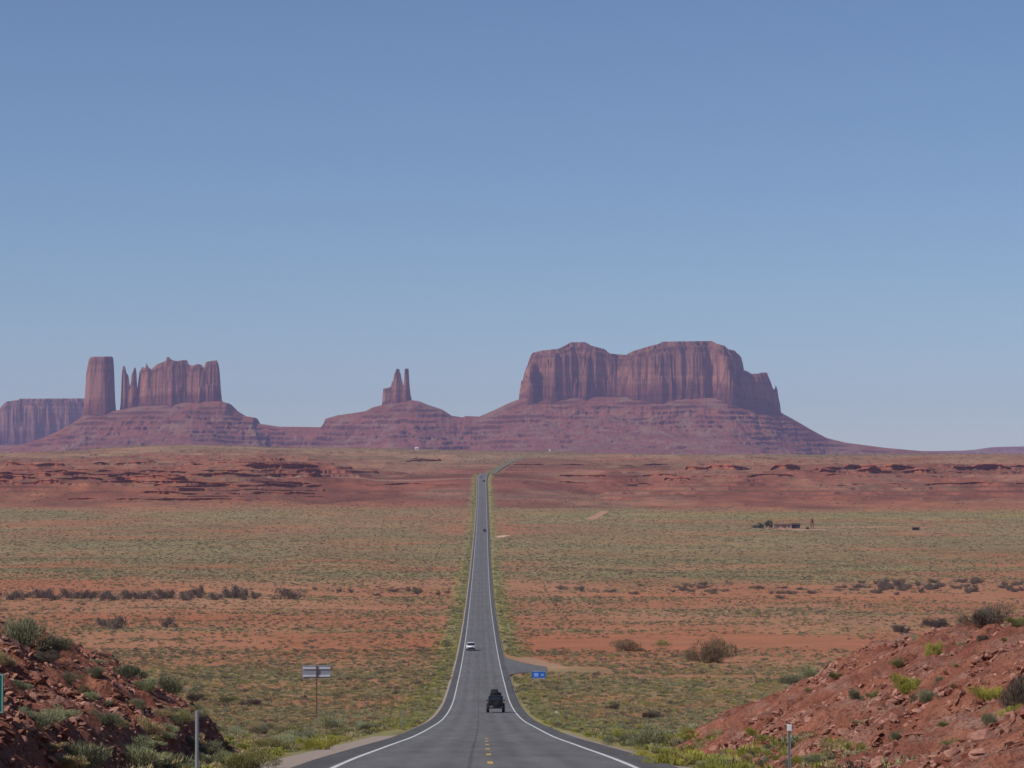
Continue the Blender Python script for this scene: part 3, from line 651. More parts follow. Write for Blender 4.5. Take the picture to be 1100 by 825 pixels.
# shrubs one can point at, by bearing and dip of their foot
WHO = {'sage': 'grey green sagebrush', 'olive': 'olive green shrub', 'rabbit': 'yellow green rabbitbrush', 'straw': 'straw coloured grass clump', 'dark': 'dark twiggy shrub', 'pale': 'pale green shrub'}
named = [
    # kind, px, py(foot), width in px, height factor, label
    ('sage', 28, 694, 58, 0.95, 'large dark sagebrush crowning the left rocky bank near the frame edge'),
    ('sage', 60, 704, 44, 0.9, 'sagebrush on the left bank just right of the largest one'),
    ('dark', 52, 712, 30, 0.8, 'dark shrub in front of the two big sagebrushes on the left bank'),
    ('straw', 4, 716, 30, 0.8, 'dry grey grass clump above the green sign'),
    ('sage', 105, 727, 26, 0.9, 'small sagebrush on the lip of the left bank above a shadowed hollow'),
    ('pale', 100, 752, 26, 0.8, 'pale tuft growing halfway down the left rocky bank'),
    ('straw', 92, 745, 20, 0.8, 'small dry tuft beside a pale one halfway down the left bank'),
    ('sage', 140, 728, 34, 0.9, 'sagebrush spilling over the left bank crest'),
    ('pale', 160, 742, 34, 0.8, 'pale shrub low on the left bank crest between two sagebrushes'),
    ('sage', 183, 745, 40, 0.9, 'round sagebrush behind the lower end of the left bank crest'),
    ('dark', 212, 752, 24, 0.7, 'dark shrub behind the grey marker post'),
    ('sage', 88, 826, 70, 0.9, 'widest grey sagebrush at the foot of the left bank'),
    ('pale', 148, 822, 52, 0.9, 'pale sagebrush at the foot of the left bank left of the grey post'),
    ('sage', 183, 828, 56, 0.8, 'sagebrush just left of the grey marker post'),
    ('olive', 262, 826, 60, 0.7, 'olive shrub by the gravel shoulder right of the grey post'),
    ('pale', 232, 818, 40, 0.7, 'pale grass mound touching the grey marker post'),
    ('rabbit', 342, 804, 34, 0.75, 'bright yellow rabbitbrush beside the gravel shoulder below the tall sign'),
    ('olive', 308, 790, 28, 0.9, 'dark olive bush left of the tall sign pole'),
    ('sage', 322, 792, 26, 0.8, 'grey bush between the olive bush and the yellow rabbitbrush'),
    ('pale', 355, 783, 34, 0.8, 'pale green shrub at the foot of the tall sign pole'),
    ('sage', 395, 785, 24, 0.8, 'grey green bush by the left shoulder past the tall sign'),
    ('olive', 376, 790, 26, 0.7, 'olive bush at the head of the left gravel shoulder'),
    ('olive', 247, 754, 22, 0.8, 'olive bush beyond the end of the left bank'),
    ('dark', 273, 757, 22, 0.7, 'dark brown bush beyond the end of the left bank'),
    ('pale', 700, 803, 52, 0.85, 'biggest pale grey green shrub beside the right bank toe'),
    ('sage', 672, 800, 34, 0.8, 'grey green shrub left of the biggest pale one by the right shoulder'),
    ('rabbit', 690, 818, 40, 0.6, 'yellow rabbitbrush on the right verge close to the gravel'),
    ('rabbit', 722, 826, 60, 0.6, 'long yellow green rabbitbrush mound on the right verge'),
    ('rabbit', 775, 836, 60, 0.7, 'yellow green rabbitbrush below the right bank at the frame bottom'),
    ('straw', 738, 820, 34, 0.7, 'straw tuft between two rabbitbrushes on the right verge'),
    ('dark', 700, 772, 30, 0.6, 'low brown bush in the field left of the right bank'),
    ('dark', 658, 762, 18, 0.8, 'small dark bush in the field right of the blue sign'),
    ('rabbit', 973, 742, 44, 0.8, 'yellow green bush in the middle of the right rocky bank'),
    ('rabbit', 1004, 706, 26, 1.0, 'tall yellow green bush high on the right bank'),
    ('olive', 965, 717, 16, 1.0, 'thin olive shrub left of the high yellow green bush on the right bank'),
    ('sage', 917, 751, 20, 1.0, 'dark blue green bush on the left part of the right bank'),
    ('olive', 938, 750, 16, 0.9, 'grey olive bush between the blue green bush and the yellow green one'),
    ('sage', 997, 754, 28, 0.9, 'grey sagebrush right of the yellow green bush on the right bank'),
    ('rabbit', 1062, 752, 38, 0.7, 'low yellow bush near the right frame edge of the bank'),
    ('dark', 1094, 762, 44, 1.5, 'tall dark twiggy bush at the right frame edge'),
    ('rabbit', 1092, 776, 30, 0.9, 'green bush under the tall dark one at the right frame edge'),
    ('sage', 1064, 794, 30, 1.1, 'grey blue shrub on the right bank below the low yellow bush'),
    ('sage', 1088, 790, 18, 0.9, 'small sage shrub at the right frame edge below the green bush'),
    ('olive', 1030, 815, 40, 0.7, 'olive shrub low on the right bank at the frame bottom'),
    ('sage', 962, 796, 20, 0.8, 'small grey tuft on the right bank right of the white topped post'),
    ('sage', 872, 824, 34, 0.8, 'sage tuft at the foot of the right bank beside the white topped post'),
    ('sage', 820, 824, 24, 0.8, 'small sage tuft left of the white topped post'),
    ('dark', 1060, 673, 50, 0.8, 'grey leafless brush on top of the right bank'),
    ('dark', 1004, 674, 34, 0.6, 'flat grey brush where the right bank crest begins to level'),
    ('olive', 1090, 672, 26, 0.7, 'green bush on the right bank crest at the frame edge'),
    ('dark', 1056, 690, 18, 0.9, 'small dark bush just below the right bank crest'),
    ('olive', 1080, 690, 20, 0.6, 'olive tuft just below the right bank crest at the frame edge'),
    ('dark', 966, 679, 18, 0.9, 'dark bush at the left start of the right bank crest'),
    ('pale', 872, 728, 40, 0.5, 'pale brush behind the sloping edge of the right bank'),
    ('sage', 845, 734, 40, 0.5, 'sagebrush patch beyond the sloping edge of the right bank'),
    ('olive', 902, 728, 24, 0.6, 'olive tuft on the sloping edge of the right bank'),
    ('olive', 868, 745, 16, 0.8, 'small olive tuft lower on the sloping edge of the right bank'),
]
for kd, px, py, wpx, hz, lab in named:
    x, y, z = spot(px, py, dmin=50)
    shrub(kd, x, y, max(0.15, wpx * y / F * 0.55), lab, None, hz * 1.45)

# unnamed neighbours of the same kinds: verges and banks, groups of look-alikes
def scatter_individual(n, fx, fy, kinds, rr, label_of, group):
    k = 0; tries = 0
    while k < n and tries < 4000:
        tries += 1
        y = fy(); x = fx(y)
        if abs(x) < 6.1: continue
        px = HX + F * x / y
        if px < 5 or px > 1095: continue
        z = float(surf_z(x, y)); py = HY - F * (z - EYE) / y
        if py > 828: continue
        kd = random.choice(kinds); r_ = random.uniform(*rr)
        shrub(kd, x, y, r_, label_of[kd], group + ' ' + kd, random.uniform(0.65, 0.95)); k += 1
lab = lambda where: {k: f'{v} {where}' for k, v in WHO.items()}
scatter_individual(70, lambda y: -random.uniform(7.2, 7.5 + 0.05 * y), lambda: random.uniform(95, 210), ['olive', 'sage', 'rabbit', 'pale', 'straw', 'olive'], (0.35, 0.95), lab('on the left verge beyond the bank, one of many'), 'shrubs on the left verge')
scatter_individual(70, lambda y: random.uniform(7.0, 7.5 + 0.06 * y), lambda: random.uniform(110, 215), ['pale', 'sage', 'rabbit', 'pale', 'straw', 'olive'], (0.35, 0.9), lab('on the right verge beyond the bank, one of many'), 'shrubs on the right verge')
scatter_individual(34, lambda y: -random.uniform(7.0, 9.4), lambda: random.uniform(52, 80), ['sage', 'pale', 'sage', 'straw', 'olive'], (0.3, 0.62), lab('crowded along the foot of the left bank'), 'shrubs at the left bank foot')
scatter_individual(48, lambda y: random.uniform(6.1, 8.4), lambda: random.uniform(58, 100), ['rabbit', 'pale', 'rabbit', 'straw', 'rabbit'], (0.25, 0.52), lab('crowded along the foot of the right bank'), 'shrubs at the right bank foot')
scatter_individual(44, lambda y: -random.uniform(7.6, 15), lambda: random.uniform(50, 92), ['sage', 'pale', 'straw', 'dark', 'sage'], (0.15, 0.42), lab('small among the rocks of the left bank'), 'small shrubs on the left bank')
scatter_individual(44, lambda y: random.uniform(7.6, 18), lambda: random.uniform(50, 98), ['sage', 'olive', 'straw', 'pale', 'sage'], (0.12, 0.34), lab('small among the rocks of the right bank'), 'small shrubs on the right bank')
print('individual shrubs', N_IND[0])

# big bushes of the valley
BUSH = [tuft_mesh('tamarisk_bush', 4200, TAMA, 300 + j, size=(0.009, 0.06), up=1.0, flat=0.75, stems=40) for j in range(2)]
THK = leaf_material('thicket_twig', (0.20, 0.15, 0.115), (0.15, 0.115, 0.09), (0.10, 0.07, 0.055))
DBUSH = [tuft_mesh('brush_thicket', 900, THK, 320 + j, size=(0.02, 0.11), up=1.2, flat=0.8, stems=30) for j in range(2)]
def bush(me, name, px, py, wpx, hpx, label, group=None, cat='bush'):
    x, y, z = spot(px, py, dmin=200)
    o = link(me, name, None, label=label, category=cat, group=group)
    rx = wpx * y / F / 2 / 0.9; o.location = (x, y, z - 0.1); o.scale = (rx, rx * 0.7, hpx * y / F / 0.72); o.rotation_euler = (0, 0, 0 if random.random() < .5 else math.pi)
    return o
bush(BUSH[0], 'tamarisk_bush', 763, 712, 50, 27, 'largest brown green bush standing on bare red sand right of the road')
bush(BUSH[1], 'tamarisk_bush', 742, 710, 22, 14, 'small bush leaning on the left side of the largest bush')
bush(BUSH[1], 'tamarisk_bush', 672, 699, 46, 13, 'wide low brown bush on bare red sand left of the largest bush')
bush(NEARM['rabbit'][0], 'rabbitbrush', 711, 693, 14, 7, 'small bright green bush between the two brown bushes')
bush(DBUSH[0], 'brush_thicket', 314, 643, 34, 11, 'lone dark thicket on orange ground at the end of the dark brush line')
bush(DBUSH[1], 'brush_thicket', 130, 675, 34, 13, 'dark brown thicket above the left rocky bank')
bush(DBUSH[0], 'brush_thicket', 180, 673, 18, 10, 'dark thicket right of a brown one above the left bank')
bush(DBUSH[1], 'brush_thicket', 108, 671, 14, 8, 'smallest dark thicket above the left rocky bank')
rr_ = random.Random(5)
x_ = -6
while x_ < 274:
    wpx = rr_.uniform(8, 17)
    bush(rr_.choice(DBUSH), 'brush_thicket', x_ + wpx / 2, 643 + rr_.uniform(-1.5, 1.5), wpx * 1.3, rr_.uniform(6, 12) * (0.85 if x_ < 200 else 1.1), 'dark twiggy thicket in the line along the left wash', 'thickets along the left wash'); x_ += wpx * rr_.uniform(0.6, 1.05)
for k in range(84):
    px = rr_.uniform(600, 1100) if k < 48 else rr_.uniform(900, 1100)
    bush(rr_.choice(DBUSH), 'brush_thicket', px, 635 - 4 * (px > 900) + rr_.gauss(0, 3.2), rr_.uniform(6, 17), rr_.uniform(2.2, 5.2) * (1.3 if px > 940 else 0.8), 'dark thicket scattered along the wash on the right', 'thickets along the right wash')
for k in range(12):
    bush(rr_.choice(DBUSH), 'brush_thicket', rr_.uniform(335, 490), 636 + rr_.uniform(-3, 4), rr_.uniform(6, 13), rr_.uniform(2.5, 5), 'low dark thicket between the lone thicket and the road', 'low thickets by the road')

# ---------------------------------------------------------------- scattered ground cover (nobody could count it)
def instancer(name, pts, scl, rot, src, kindp='stuff'):
    n = len(pts)
    me = bpy.data.meshes.new(name); me.vertices.add(n); me.vertices.foreach_set('co', pts.astype(np.float32).ravel())
    a = me.attributes.new('scl', 'FLOAT_VECTOR', 'POINT'); a.data.foreach_set('vector', scl.astype(np.float32).ravel())
    a = me.attributes.new('rot', 'FLOAT_VECTOR', 'POINT'); a.data.foreach_set('vector', rot.astype(np.float32).ravel())
    o = link(me, name, kind=kindp)
    ng = bpy.data.node_groups.new(name, 'GeometryNodeTree')
    ng.interface.new_socket('Geometry', in_out='INPUT', socket_type='NodeSocketGeometry'); ng.interface.new_socket('Geometry', in_out='OUTPUT', socket_type='NodeSocketGeometry')
    gi = ng.nodes.new('NodeGroupInput'); go = ng.nodes.new('NodeGroupOutput')
    oi = ng.nodes.new('GeometryNodeObjectInfo'); oi.inputs['Object'].default_value = src; oi.transform_space = 'ORIGINAL'
    ip = ng.nodes.new('GeometryNodeInstanceOnPoints')
    s_ = ng.nodes.new('GeometryNodeInputNamedAttribute'); s_.data_type = 'FLOAT_VECTOR'; s_.inputs[0].default_value = 'scl'
    r_ = ng.nodes.new('GeometryNodeInputNamedAttribute'); r_.data_type = 'FLOAT_VECTOR'; r_.inputs[0].default_value = 'rot'
    L = ng.links.new
    L(gi.outputs[0], ip.inputs['Points']); L(oi.outputs['Geometry'], ip.inputs['Instance']); L(s_.outputs[0], ip.inputs['Scale']); L(r_.outputs[0], ip.inputs['Rotation']); L(ip.outputs[0], go.inputs[0])
    md = o.modifiers.new('scatter', 'NODES'); md.node_group = ng
    return o
def scatter_zone(y0, y1, dens, rmin, rmax, seed, uh=0.235):
    r = np.random.default_rng(seed)
    area = uh * ((y1 + 40) ** 2 - (y0 + 40) ** 2)
    n = int(area * dens)
    y = np.sqrt(r.random(n) * ((y1 + 40) ** 2 - (y0 + 40) ** 2) + (y0 + 40) ** 2) - 40
    x = (r.random(n) * 2 - 1) * uh * (y + 40)
    c = cover(x, y)
    a = np.abs(x - xroad(y))
    side = (x > 3) & (x < 13) & (y > 449 + np.clip(x - 4.6, 0, 8) * 3.2) & (y < 572 - np.clip(x - 4.6, 0, 8) * 7.5)
    track_ = (x > 11) & (x < 24) & (np.abs(y - 484) < 16)
    keep = (r.random(n) < c) & (a > np.where(y < 175, np.where(x < 0, 6.7, 5.9), 5.3 + 0.0003 * y)) & ~side & ~track_
    keep &= ~((y < 112) & (np.abs(x) > 8.2))
    x, y = x[keep], y[keep]; n = len(x)
    rad = rmin + (rmax - rmin) * r.random(n) ** 1.9
    for (x0, y0_, x1, y1_, wd, col, k) in STROKES:
        if col[0] < 0.2: continue
        L_ = (x1 - x0) ** 2 + (y1_ - y0_) ** 2; t = np.clip(((x - x0) * (x1 - x0) + (y - y0_) * (y1_ - y0_)) / L_, 0, 1)
        kp = np.hypot(x - x0 - t * (x1 - x0), y - y0_ - t * (y1_ - y0_)) > wd * 0.8
        x, y, rad = x[kp], y[kp], rad[kp]
    return x, y, rad, r
zones = [(45, 340, 1.5, 0.13, 0.58, 1), (340, 600, 0.75, 0.22, 0.85, 2), (600, 1000, 0.42, 0.20, 0.9, 3), (1000, 1400, 0.22, 0.25, 1.0, 4), (1400, 2250, 0.10, 0.3, 1.15, 5), (2250, 4350, 0.034, 0.5, 1.8, 6)]
acc = {k: [] for k in KINDS}
names = list(KINDS)
for (y0, y1, dens, rmin, rmax, sd) in zones:
    x, y, rad, r = scatter_zone(y0, y1, dens, rmin, rmax, sd)
    v = verge(x, y); q = 0.5 + 0.5 * fbm(x / 22, y / 40, 3, 150); q2 = 0.5 + 0.5 * fbm(x / 35, y / 60, 3, 156)
    P = np.stack([  # sage, olive, rabbit, straw, dark, pale
        0.30 + 0.5 * q, 0.25 + 0.4 * (1 - q), 0.05 + 0.9 * v + 1.2 * v * (y < 260) + 0.35 * np.clip(q2 - 0.55, 0, 1) * 2 * (y < 520), 0.30 + 0.9 * q2 * (y < 560) + 0.3 * (y > 1300), 0.20 + 0.35 * (1 - q2) + 0.25 * (y > 560), 0.10 + 0.25 * (y < 330) + 0.3 * v * (y < 400)], 1)
    P = P / P.sum(1)[:, None]; cs = P.cumsum(1); kk = (r.random(len(x))[:, None] > cs).sum(1).clip(0, 5)
    z = surf_z(x, y) - 0.05 * rad
    for i, nm in enumerate(names):
        m_ = kk == i
        hz = (0.7 + 0.5 * r.random(m_.sum())) * np.interp(y[m_], [0, 1000, 2200], [0.8, 0.75, 0.55])
        acc[nm].append((np.stack([x[m_], y[m_], z[m_]], 1), np.stack([rad[m_], rad[m_], rad[m_] * hz], 1), np.stack([np.zeros(m_.sum()), np.zeros(m_.sum()), r.random(m_.sum()) * 6.28], 1)))
for pa, pb in (((474, 585), (424, 670)), ((567, 592), (614, 672))):   # brush that has grown up along two old fence lines
    A_ = spot(*pa, dmin=300)[:2]; B_ = spot(*pb, dmin=300)[:2]
    t = np.linspace(0, 1, 260) + RNG.normal(size=260) * 0.002; t = t[RNG.random(260) < 0.55]
    x = A_[0] + (B_[0] - A_[0]) * t + RNG.normal(size=len(t)) * 0.35; y = A_[1] + (B_[1] - A_[1]) * t; rd = 0.15 + 0.35 * RNG.random(len(t))
    acc['dark'].append((np.stack([x, y, surf_z(x, y)], 1), np.stack([rd, rd, rd * 1.2], 1), np.stack([0 * t, 0 * t, t * 900], 1)))
tot = 0
for i, nm in enumerate(names):
    pts = np.concatenate([a[0] for a in acc[nm]]); scl = np.concatenate([a[1] for a in acc[nm]]); rot = np.concatenate([a[2] for a in acc[nm]])
    # the source is itself one more clump of the cover, standing in the valley
    k0 = int(np.argmin(np.abs(pts[:, 1] - 380)))
    src = link(FARM[nm], KINDS[nm][3] + '_clump', kind='stuff'); src.location = pts[k0]; src.scale = scl[k0]
    instancer('ground_cover_' + KINDS[nm][3], np.delete(pts, k0, 0), np.delete(scl, k0, 0), np.delete(rot, k0, 0), src)
    tot += len(pts)
print('cover instances', tot)

# ---------------------------------------------------------------- rocks
RED_ROCK = boulder_material('red_block_rock', (0.23, 0.075, 0.048), (0.46, 0.24, 0.18))
GREY_ROCK = boulder_material('dark_ledge_rock', (0.22, 0.09, 0.06), (0.34, 0.20, 0.15))
def rock_mesh(name, seed, mat, flat=0.6):
    r = random.Random(seed); bm = bmesh.new(); bmesh.ops.create_icosphere(bm, subdivisions=2, radius=1.0)
    for _ in range(9):
        n = Vector((r.gauss(0, 1), r.gauss(0, 1), r.gauss(0, 1) * 1.3)).normalized(); d = r.uniform(0.45, 0.8)
        for v in bm.verts:
            e = v.co.dot(n) - d
            if e > 0: v.co -= n * e
    for v in bm.verts: v.co = Vector((v.co.x * r.uniform(.97, 1.03), v.co.y * r.uniform(.97, 1.03), v.co.z * flat))
    me = bpy.data.meshes.new(name); bm.to_mesh(me); bm.free(); me.materials.append(mat); return me
ROCKS = [rock_mesh('rock', 40 + i, RED_ROCK, 0.45 + 0.08 * (i % 4)) for i in range(6)]
def bank_points(side, n, seed, cap=11):
    r = np.random.default_rng(seed)
    y = 42 + (118 - 42) * r.random(n) ** 0.8; x = side * (7.0 + cap * r.random(n))
    h, a, m_ = emb_h(x, y, side)
    keep = (a > -0.3) & (m_ > 0.05) & ((0.5 + 0.5 * fbm(x / 2.4, y / 2.4, 3, 170 + seed)) > 0.18 + 0.28 * r.random(n) + 0.16 * (side > 0))
    return x[keep], y[keep], emb_z(x, y, side)[keep], r
for side, nm in ((-1, 'left'), (1, 'right')):
    x, y, z, r = bank_points(side, 76000 if side < 0 else 66000, 5 + side)
    first = None
    # the biggest ones singly
    for k in range(140):
        s = (0.10 + 0.16 * (r.random() ** 3)); 
        o = link(ROCKS[k % 6], 'rock', None, label=f'angular red rock among the rubble of the {nm} bank, one of many', category='rock', group=f'rocks on the {nm} bank')
        o.location = (x[k], y[k], z[k] + 0.1 * s); o.rotation_euler = (r.normal() * 0.35, r.normal() * 0.35 + side * -0.3, r.random() * 6.28); o.scale = (s * (1 + .5 * r.random()), s, s)
        first = first or o
    x, y, z = x[140:], y[140:], z[140:]; n = len(x)
    s = 0.024 + 0.115 * r.random(n) ** 2.8
    for j in range(3):
        m_ = (np.arange(n) % 3) == j; c_ = m_.sum()
        src = link(ROCKS[j * 2], 'rubble_stone', kind='stuff'); src.location = (x[m_][0], y[m_][0], z[m_][0]); src.scale = (s[m_][0],) * 3
        instancer('rubble', np.stack([x[m_], y[m_], z[m_] + 0.02], 1)[1:], np.stack([s[m_] * 1.3, s[m_], s[m_]], 1)[1:], (r.normal(size=(c_, 3)) * (0.5, 0.5, 3))[1:], src)
# ledge rocks of the far benches
LEDGE = [((0, 180), 519, 2.5, 70), ((180, 345), 527, 4, 40),
         ((440, 466), 495, 1.0, 26), ((480, 520), 496, 0.8, 22), ((770, 815), 504, 1.2, 34), ((718, 738), 516, 1.2, 22), ((740, 1100), 505, 2.0, 60), ((905, 1030), 507, 2.6, 150), ((900, 1100), 503, 0.8, 50), ((1080, 1100), 507, 1, 14), ((560, 650), 500, 1.2, 40), ((100, 300), 498, 3, 40), ((880, 1000), 523, 2, 24), ((180, 240), 493, 3, 24)]
lp = []; lr = random.Random(9)
for (xa, xb), yy, sp, n in LEDGE:
    for x, y, z in spots([lr.uniform(xa, xb) for _ in range(n)], [yy + lr.gauss(0, sp * 0.5) for _ in range(n)]):
        lp.append((x, y, z + 0.1, 0.6 + 1.5 * lr.random() ** 3, lr.random() * 6.28))
lp = np.array(lp)
DR = rock_mesh('ledge_rock', 77, GREY_ROCK, 0.5)
src = link(DR, 'ledge_rock', kind='stuff'); src.location = lp[0, :3]; src.scale = (lp[0, 3],) * 3
instancer('ledge_rocks', lp[1:, :3], np.stack([lp[1:, 3] * 1.7, lp[1:, 3], lp[1:, 3] * 1.0], 1), np.stack([0 * lp[1:, 4], 0 * lp[1:, 4], 0.3 * np.sin(lp[1:, 4])], 1), src)

# overhanging ledges of harder rock on the far benches
LM = plain('varnished_ledge_rock', (0.36, 0.125, 0.072), 0.9, 0, 0.1, 0.5, 0.25)
def ledge(xa, xb, yy, hgt, seed, gap=0.0, over=0.35):
    n = max(6, int((xb - xa) * 2)); pxs = np.linspace(xa, xb, n)
    P = spots(pxs, yy + 0.9 * fbm(pxs / 40, 0 * pxs, 3, seed))
    P[:, 1] = np.convolve(np.pad(P[:, 1], 6, 'edge'), np.ones(13) / 13, 'valid'); P[:, 2] = np.convolve(np.pad(ground_z(P[:, 0], P[:, 1]), 10, 'edge'), np.ones(21) / 21, 'valid')
    i = np.arange(n); hh = hgt * np.clip(0.8 + 0.9 * fbm(i / 55, i * 0, 3, seed + 3) - gap, 0.0, 1.1) * np.minimum(1, np.minimum(i, n - 1 - i) / 5)
    jut = 3.5 * fbm(i / 26.0, i * 0, 3, seed + 6) + 0.25 * fbm(i / 4.0, i * 0, 2, seed + 7)
    prof = [(over * .8, -1.5), (over * .8, 0.0), (over, 0.62), (0.0, 0.68), (-0.6, 0.8), (-0.3, 1.0), (12, 1.05), (16, -0.6)]   # back from the lip, share of the height
    V = []
    for k in range(n):
        for b_, h_ in prof:
            V.append((P[k, 0], P[k, 1] + b_ + jut[k], P[k, 2] + h_ * hh[k] - (1.2 if hh[k] < 0.4 else 0.0)))
    o = link(np_mesh('rock_ledge', V, grid_quads(n, len(prof)), LM), 'rock_ledge', kind='structure'); return o
for k, (xa, xb, yy, hg, gp) in enumerate([(0, 345, 511, 2.4, 0.1), (0, 200, 515, 3.6, 0.1), (0, 180, 519, 3.4, 0.2), (150, 342, 519, 2.0, 0.1), (165, 348, 523, 2.6, 0.0), (185, 350, 527, 1.8, 0.2), (150, 340, 530.5, 2.4, 0.1), (200, 350, 534, 1.6, 0.3), (60, 300, 537, 1.5, 0.4), (0, 260, 507, 1.6, 0.3), (195, 300, 498, 1.6, 0.2), (345, 500, 521, 1.4, 0.5), (8, 70, 500.5, 4.0, 0.2), (250, 345, 502, 2.8, 0.1), (255, 345, 506, 1.8, 0.3), (90, 250, 498, 2.6, 0.4),
        (285, 345, 521, 4.0, 0.3), (435, 475, 495.5, 4.5, 0.2), (735, 1102, 504.5, 5.0, 0.1), (880, 1035, 508, 6.0, 0.2), (940, 1102, 502, 3.0, 0.4), (712, 742, 516.5, 4.5, 0.1), (540, 720, 500, 2.6, 0.5), (560, 735, 519, 2.0, 0.5), (860, 1102, 520, 2.4, 0.5), (600, 900, 511, 2.0, 0.5)]):
    ledge(xa, xb, yy, hg, 400 + 11 * k, gp, 1.3 if xa > 700 or xa == 435 else (0.3 if k % 2 else 0.1))

# ---------------------------------------------------------------- vehicles
black = plain('black_car_paint', (0.012, 0.012, 0.014), 0.35, 0, 0.5, 0.1)
blackm = plain('black_plastic', (0.02, 0.02, 0.022), 0.7, 0, 0.3, 0.2)
tyre = plain('tyre_rubber', (0.02, 0.02, 0.02), 0.85, 0, 0.2, 0.2)
rimm = plain('grey_rim', (0.25, 0.25, 0.26), 0.4, 0.8, 0.5, 0.1)
whitep = plain('white_car_paint', (0.72, 0.72, 0.72), 0.35, 0, 0.5, 0.05)
glass = plain('dark_window_glass', (0.02, 0.022, 0.026), 0.12, 0, 0.6, 0.05)
redl = plain('red_tail_lens', (0.07, 0.01, 0.01), 0.3, 0, 0.5, 0.05)
lens = plain('clear_headlight_lens', (0.6, 0.6, 0.62), 0.15, 0, 0.6, 0.05)
chrome = plain('dull_chrome', (0.4, 0.4, 0.42), 0.3, 0.9, 0.5, 0.05)
plate = plain('licence_plate', (0.22, 0.22, 0.21), 0.5, 0, 0.4, 0.1)
canvas = plain('black_canvas', (0.03, 0.03, 0.032), 0.9, 0, 0.1, 0.4, 3.0)
def wheels(t, xs, ys, r, wd):
    for x in xs:
        for y in ys:
            wl = MB().cyl((x, y, r), r, wd, 'X', 24).bevel(0.0).done('wheel', tyre, t) if False else MB().cyl((x, y, r), r, wd, 'X', 24).done('wheel', tyre, t)
            sgn = 1 if x > 0 else -1
            MB().cyl((x + sgn * (wd / 2 + 0.004), y, r), r * 0.58, 0.03, 'X', 16).done('rim', rimm, wl)
def offroad(x, y):
    t = thing('offroad_vehicle', (x, y, float(zroad(y)) + 0.01), 0, 'black boxy off road vehicle with rear spare wheel and roof load, nearest on the road', 'off-road vehicle')
    sl_ = -0.062; t.rotation_euler = (math.atan(float((zroad(y + 2) - zroad(y - 2)) / 4)), 0, 0)
    MB().prism([(-2.0, 0.48), (-2.0, 1.14), (0.7, 1.14), (2.1, 1.08), (2.15, 0.48)], -0.80, 0.80).bevel(0.04).done('body', black, t)
    cb = MB().prism([(-1.98, 1.14), (-1.9, 1.80), (0.45, 1.82), (0.8, 1.14)], -0.80, 0.80, 0.96, 1.5).bevel(0.05).done('cabin', black, t)
    MB().box((0, -1.985, 1.48), (1.02, 0.03, 0.36), 0.01, Matrix.Rotation(R(-7), 3, 'X')).done('rear_window', glass, cb)
    for s in (-1, 1): MB().box((s * 0.765, -0.6, 1.47), (0.02, 2.0, 0.34), 0.008, Matrix.Rotation(s * R(-8), 3, 'Y')).done('side_window', glass, cb)
    for s in (-1, 1):
        for yy in (-1.35, 1.35): MB().prism([(yy - 0.55, 0.75), (yy - 0.42, 0.98), (yy + 0.42, 0.98), (yy + 0.55, 0.75), (yy + 0.42, 0.86), (yy - 0.42, 0.86)], s * 0.76, s * 0.97).done('fender', blackm, t)
    sp = MB().cyl((0.06, -2.15, 1.02), 0.40, 0.24, 'Y', 28).done('spare_wheel', tyre, t); MB().cyl((0.06, -2.29, 1.02), 0.22, 0.05, 'Y', 20).done('rim', blackm, sp)
    MB().box((0, -2.12, 0.56), (1.72, 0.2, 0.26), 0.04).done('rear_bumper', blackm, t)
    for s in (-1, 1): MB().box((s * 0.64, -2.03, 0.98), (0.14, 0.06, 0.24), 0.015).done('tail_light', redl, t)
    MB().box((-0.48, -2.235, 0.64), (0.3, 0.02, 0.15), 0.0).done('license_plate', plate, t)
    for s in (-1, 1): MB().box((s * 0.94, 0.55, 1.28), (0.13, 0.10, 0.16), 0.03).box((s * 0.86, 0.56, 1.24), (0.14, 0.05, 0.05)).done('side_mirror', blackm, t)
    MB().box((0, -0.75, 1.88), (1.25, 2.1, 0.05), 0.01).done('roof_rack', blackm, t)
    wheels(t, (-0.84, 0.84), (-1.35, 1.35), 0.43, 0.28)
    b = MB(); b.box((-0.12, -0.75, 2.2), (1.0, 1.5, 0.6), 0.16, None, (0.72, 0.8)); b.box((0.36, -0.6, 2.02), (0.5, 1.3, 0.24), 0.08)
    o = b.done('roof_bag', canvas, None, True, label='black soft luggage bundle strapped on the off road vehicle roof', category='luggage')
    o.matrix_world = t.matrix_basis.copy() if False else Matrix.Translation(t.location) @ t.rotation_euler.to_matrix().to_4x4()
offroad(float(xroad(289)) + 1.50, 289.0)
